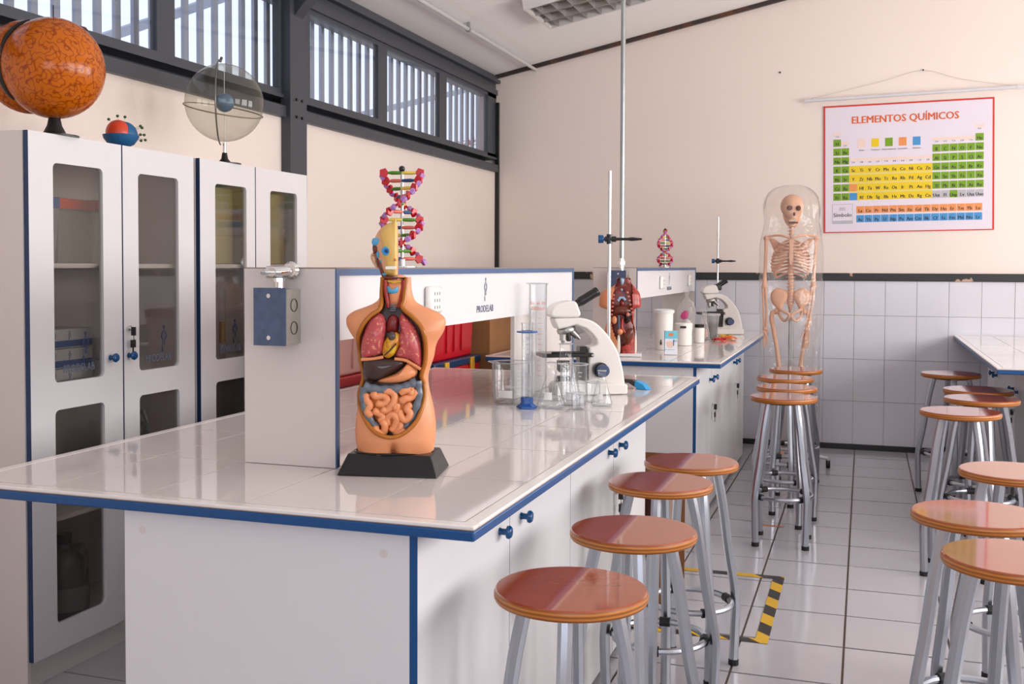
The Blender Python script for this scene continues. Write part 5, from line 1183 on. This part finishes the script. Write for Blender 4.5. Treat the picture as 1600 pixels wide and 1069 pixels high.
    bag = thing('plastic_cover', 'crinkled clear plastic cover drawn over the skeleton', 'cover', (-.520, 8.3, .155), math.radians(4)); bag.scale = (.94, .954, .985)
    BAG = glass('crinkled_cover_film', tint=(250, 248, 247), rough=.14, edge=.05, body=.045, bump=1.0, bscale=9, ior=1.5)
    m = MB(); prof = [(.225, 0), (.23, .12), (.232, .3), (.232, .5), (.232, .7), (.236, .95), (.24, 1.15), (.245, 1.35), (.242, 1.52), (.225, 1.62), (.21, 1.72), (.215, 1.82), (.19, 1.90), (.13, 1.96), (.05, 1.985)]
    pp = smooth_open([(r, z) for r, z in prof], 5); m.lathe(pp, 72, sy=.9, caps=False)
    for i, p in enumerate(m.v):
        th = math.atan2(p[1], p[0]); w = 1 + .025 * noise.noise((3 * math.cos(th), 3 * math.sin(th), p[2] * 5)) + (.02 + .10 * max(0, min(1, (p[2] - 1.55) / .3))) * noise.noise((9 * math.cos(th), 9 * math.sin(th), p[2] * 7)); m.v[i] = (p[0] * w, p[1] * w, p[2])
    m.build('film', BAG, bag, sharp=70)
    F2 = glass('bunched_film', tint=(250, 250, 250), rough=.1, edge=.3, body=.16, bump=1.0, bscale=22, ior=1.6)
    for cx, cy, z0, z1, w in ((.192, -.115, .28, 1.0, .045), (-.20, -.10, .1, .55, .03), (.11, -.172, .3, .75, .022)):
        f = MB(); nu, nv = 9, 46; vs = []
        for i in range(nv + 1):
            z = z0 + (z1 - z0) * i / nv
            for j in range(nu + 1):
                u = j / nu - .5; vs.append((cx + u * w * (1 + .5 * noise.noise((z * 6, cx, 1))) + .012 * noise.noise((z * 9, u * 3, cx)), cy + .035 * noise.noise((z * 14, u * 7, cx * 9)), z + .01 * noise.noise((u * 9, z * 7, 4))))
        f.add(vs, [(i * (nu + 1) + j, i * (nu + 1) + j + 1, (i + 1) * (nu + 1) + j + 1, (i + 1) * (nu + 1) + j) for i in range(nv) for j in range(nu)])
        f.build('film_fold', F2, bag, sharp=60)
build_skeleton()
# ------------------------------------------------------------------ periodic chart
def build_poster():
    W, Hh = 1.283, 1.04; t = thing('periodic_chart', 'wall chart of the chemical elements with a red border', 'poster', (.3105, 9.294, 2.31), 0); t.rotation_euler = (0, math.radians(-.8), 0)
    PP = mat('lavender_white_paper', (228, 218, 230), .45, var=.01); RDB = mat('red_border_print', (206, 46, 34), .45)
    MB().box(-W / 2, W / 2, -.003, 0, -Hh / 2, Hh / 2).build('sheet', PP, t)
    b = .013
    f = MB().box(-W / 2, W / 2, -.0038, -.003, Hh / 2 - b, Hh / 2).box(-W / 2, W / 2, -.0038, -.003, -Hh / 2, -Hh / 2 + b * .6).box(-W / 2, -W / 2 + b, -.0038, -.003, -Hh / 2 + b * .6, Hh / 2 - b).box(W / 2 - b, W / 2, -.0038, -.003, -Hh / 2 + b * .6, Hh / 2 - b)
    f.build('red_border', RDB, t)
    U = lambda u: (u - .5) * W; V = lambda v: (.5 - v) * Hh
    cols = {'g': mat('green_cell_print', (116, 160, 6), .5), 'y': mat('yellow_cell_print', (232, 200, 14), .5), 'o': mat('orange_cell_print', (234, 148, 84), .5), 'b': mat('blue_cell_print', (70, 146, 206), .5), 's': mat('silver_cell_print', (184, 182, 190), .5), 'p': mat('pink_cell_print', (238, 212, 200), .5), 'l': mat('pale_yellow_print', (226, 208, 120), .5)}
    cells = {k: MB() for k in cols}; u0, du, v0, dv, ch = .058, .0491, .266, .0707, .056
    def cell(c, k, r, vv=None, w=.94):
        v = v0 + dv * r if vv is None else vv
        cells[k].box(U(u0 + du * c + du * (1 - w) / 2), U(u0 + du * (c + 1) - du * (1 - w) / 2), -.0042, -.0034, V(v + ch), V(v))
    syms = []; ab = mat('chart_ink', (46, 46, 44), .6)
    rows = [('H', 0), ('He', 17)], [('Li', 0), ('Be', 1)] + list(zip('B C N O F Ne'.split(), range(12, 18))), [('Na', 0), ('Mg', 1)] + list(zip('Al Si P S Cl Ar'.split(), range(12, 18))), list(zip('K Ca Sc Ti V Cr Mn Fe Co Ni Cu Zn Ga Ge As Se Br Kr'.split(), range(18))), \
        list(zip('Rb Sr Y Zr Nb Mo Tc Ru Rh Pd Ag Cd In Sn Sb Te I Xe'.split(), range(18))), [('Cs', 0), ('Ba', 1)] + list(zip('Hf Ta W Re Os Ir Pt Au Hg Tl Pb Bi Po At Rn'.split(), range(3, 18))), [('Fr', 0), ('Ra', 1)] + list(zip('Rf Db Sg Bh Hs Mt Ds Rg Cn Uut Fl Uup Lv Uus Uuo'.split(), range(3, 18)))
    cells['l'].box(U(u0 + du * 2), U(u0 + du * 12), -.0037, -.0031, V(v0 + dv * 6 + ch), V(v0 + dv * 3))
    for r, row in enumerate(rows):
        for s_, c in row:
            k = 'g' if c < 2 or c > 11 else 'y'
            if r == 6 and c > 11 and c != 14: k = 's'
            cell(c, k, r, w=1. if k == 'y' else .94); syms.append((s_, c, v0 + dv * r + ch * .5, k))
    cell(2, 'o', 5); cell(2, 'b', 6)
    for i, s_ in enumerate('La Ce Pr Nd Pm Sm Eu Gd Tb Dy Ho Er Tm Yb Lu'.split()): cell(i + 2.85, 'o', 0, .795); syms.append((s_, i + 2.85, .795 + ch * .5, 'o'))
    for i, s_ in enumerate('Ac Th Pa U Np Pu Am Cm Bk Cf Es Fm Md No Lr'.split()): cell(i + 2.85, 'b', 0, .865); syms.append((s_, i + 2.85, .865 + ch * .5, 'b'))
    for c, v in [(0, .215), (1, .287), (17, .20)] + [(c, .42) for c in range(2, 12)] + [(c, .285) for c in range(12, 17)]:
        cells['p'].box(U(u0 + du * c), U(u0 + du * (c + 1)), -.0042, -.0034, V(v + .02), V(v))
    for k, mb in cells.items(): tag(mb.build({'g': 'green', 'y': 'yellow', 'o': 'orange', 'b': 'blue', 's': 'silver', 'p': 'pink', 'l': 'pale_yellow'}[k] + '_cell_print', cols[k], t), kind='stuff')
    for i, (k, wd) in enumerate((('p', 'Grupo'), ('y', 'Transición'), ('g', 'Representativos'), ('o', 'Lantánidos'), ('b', 'Actínidos'))):
        u = .208 + i * .0815; MB().box(U(u), U(u + .045), -.0042, -.0034, V(.335), V(.27)).build('legend_square', cols[k], t)
        text('lettering', wd, .016, face((U(u + .0225), -.0045, V(.362)), '-y'), ab, t, ex=.0003)
    for sh in (-.0022, 0, .0022): text('title_lettering', 'ELEMENTOS QUÍMICOS', .083, face((U(.485) + sh, -.0045 - sh * .05, V(.147)), '-y'), mat('orange_title_print', (214, 96, 40), .5), t, sx=.93, ex=.0004)
    MB().box(U(.052), U(.177), -.0042, -.0034, V(.93), V(.775)).build('key_frame', cols['s'], t); MB().box(U(.055), U(.174), -.0046, -.0040, V(.905), V(.779)).build('key_panel', PP, t)
    [text('key_lettering', 'Símbolo', .044, face((U(.1145) + sh, -.005 - sh * .05, V(.875)), '-y'), ab, t, ex=.0003) for sh in (0, .0015)]; text('key_lettering', 'Número\nAtómico', .014, face((U(.1145), -.005, V(.81)), '-y'), ab, t, ex=.0003)
    # element symbols joined into one printed layer
    vs = []; fs = []
    cache = {}
    for s_, c, v, k in syms:
        o = text('glyph', s_, .037, Matrix.Identity(4), ab, None, ex=0.0); me = o.data
        ox, oz = U(u0 + du * (c + .5)), V(v) - .020; bb = len(vs)
        for sh in (0, .0013, .0026):
            bb = len(vs); vs += [(ox + sh - .0013 + p.co.x * .9, -.0046 - sh * .02, oz + p.co.y) for p in me.vertices]; fs += [tuple(bb + i for i in p.vertices) for p in me.polygons]
        bpy.data.objects.remove(o); bpy.data.meshes.remove(me)
    me = bpy.data.meshes.new('symbol_lettering'); me.from_pydata(vs, [], fs); me.materials.append(ab); o = bpy.data.objects.new('symbol_lettering', me); COL.objects.link(o); o.parent = t; o['kind'] = 'stuff'
    for c, v in [(0, .247), (1, .318), (17, .232)] + [(c, .452) for c in range(2, 12)] + [(c, .316) for c in range(12, 17)]:
        text('group_lettering', '%s A' % ('123456789012345678'[c]) if not 2 <= c < 12 else '%s B' % '3456788812'[c - 2], .017, face((U(u0 + du * (c + .5)), -.0045, V(v) - .004), '-y'), ab, t, ex=.0003)
    r = tag(MB().tube([(-.48, 9.262, 2.868), (1.20, 9.262, 2.906)], .013, 12).tube([(-.49, 9.262, 2.868), (-.47, 9.262, 2.868)], .017, 12).tube([(1.10, 9.262, 2.904), (1.13, 9.262, 2.9045)], .017, 12).build('chart_rod', mat('white_roller_rod', (214, 212, 218), .35)), 'thin white hanging rod just above the wall chart', 'rod')
    st = tag(MB().tube(smooth_open([(-.44, 9.27, 2.885), (.1, 9.285, 3.0), (.42, 9.292, 3.075), (.7, 9.285, 2.99), (1.06, 9.27, 2.92)], 4), .0015, 5).build('hanging_string', mat('thin_grey_string', (196, 182, 172), .6)), 'thin string running from the rod up to a nail', 'string')
    tag(MB().tube([(.42, 9.285, 3.078), (.42, 9.302, 3.078)], .006, 8).build('nail', BLACKP), 'small nail above the chart rod holding the string', 'nail')
    tag(MB().tube([(-.69, 9.287, 3.12), (-.69, 9.302, 3.12)], .007, 8).build('nail', BLACKP), 'small lone nail high on the cream wall between pole and chart', 'nail')
build_poster()
# ------------------------------------------------------------------ floor tape and what shows outside the clerestory
def build_tape():
    m = mat('hazard_tape_print', (206, 158, 14), .4); nt = m.node_tree; b = nt.nodes['Principled BSDF']; tc = [n for n in nt.nodes if n.type == 'TEX_COORD'][0]
    wv = nt.nodes.new('ShaderNodeTexWave'); wv.bands_direction = 'DIAGONAL'; wv.wave_profile = 'SAW'; wv.inputs['Scale'].default_value = 2.55; wv.inputs['Distortion'].default_value = 0
    cr = nt.nodes.new('ShaderNodeValToRGB'); cr.color_ramp.interpolation = 'CONSTANT'; cr.color_ramp.elements[0].color = lin((212, 166, 16)); cr.color_ramp.elements[1].position = .5; cr.color_ramp.elements[1].color = lin((38, 34, 32))
    nt.links.new(tc.outputs['Object'], wv.inputs[0]); nt.links.new(wv.outputs[0], cr.inputs[0]); nt.links.new(cr.outputs[0], b.inputs['Base Color'])
    t = thing('floor_tape', 'yellow and black striped tape square on the floor beside the stools', 'floor tape', (-.37, 4.84, .0012))
    MB().box(-.026, .026, -.49, .49, 0, .0008).build('tape_strip', m, t)
    MB().box(-.72, .026, .44, .49, .0004, .0011).build('tape_strip', m, t); MB().box(-.72, .026, -.49, -.44, .0004, .0011).build('tape_strip', m, t)
    tag(MB().box(-.60, -.42, 6.35, 6.385, .0008, .0016).build('tape_scrap', mat('faded_orange_tape', (188, 120, 92), .6)), 'short scrap of faded orange tape under the line of stools', 'tape')
build_tape()
def build_outside():
    BM = mat('pale_grey_beam_paint', (150, 158, 172), .5)
    tag(MB().tube([(-5.0, 5.2, 2.64), (-5.0, 9.6, 4.5)], .045, 4, ph=PI / 4).build('roof_beam', BM), 'sloping grey roof beam outside the windows above the orange globe', 'beam')
    tag(MB().tube([(-6.0, 11.9, 3.30), (-6.0, 19.5, 5.1)], .05, 4, ph=PI / 4).build('roof_beam', BM), 'sloping grey roof beam outside the windows next to the room corner', 'beam')
    for x, y, h in ((-5, 5.2, 2.64), (-5, 9.6, 4.5), (-6, 11.9, 3.3), (-6, 19.5, 5.1)): pass
    g = MB()
    for i in range(60):
        a, b_, c = random.uniform(-1, 1), random.uniform(-1, 1), random.uniform(-.2, 1); p = Vector((-3.62 + .09 * a, 9.62 + .12 * b_, 2.58 + .12 * c)); d = Vector((random.uniform(-1, 1), random.uniform(-1, 1), random.uniform(-.3, 1))).normalized() * .04; w = d.cross(Vector((.3, .2, 1))).normalized() * .018
        g.add([p - d, p + w, p + d, p - w], [(0, 1, 2, 3)])
    t = thing('potted_shrub', 'reddish shrub top outside the window by the room corner', 'shrub', (-3.62, 9.62, 0)); o = tag(g.build('foliage', mat('rusty_leaves', (206, 120, 92), .6), t, world=True), kind='stuff')
    MB().tube([(0, 0, 0), (0, 0, 2.5)], .02, 8).build('stem', BROWN_TRIM, t)
build_outside()
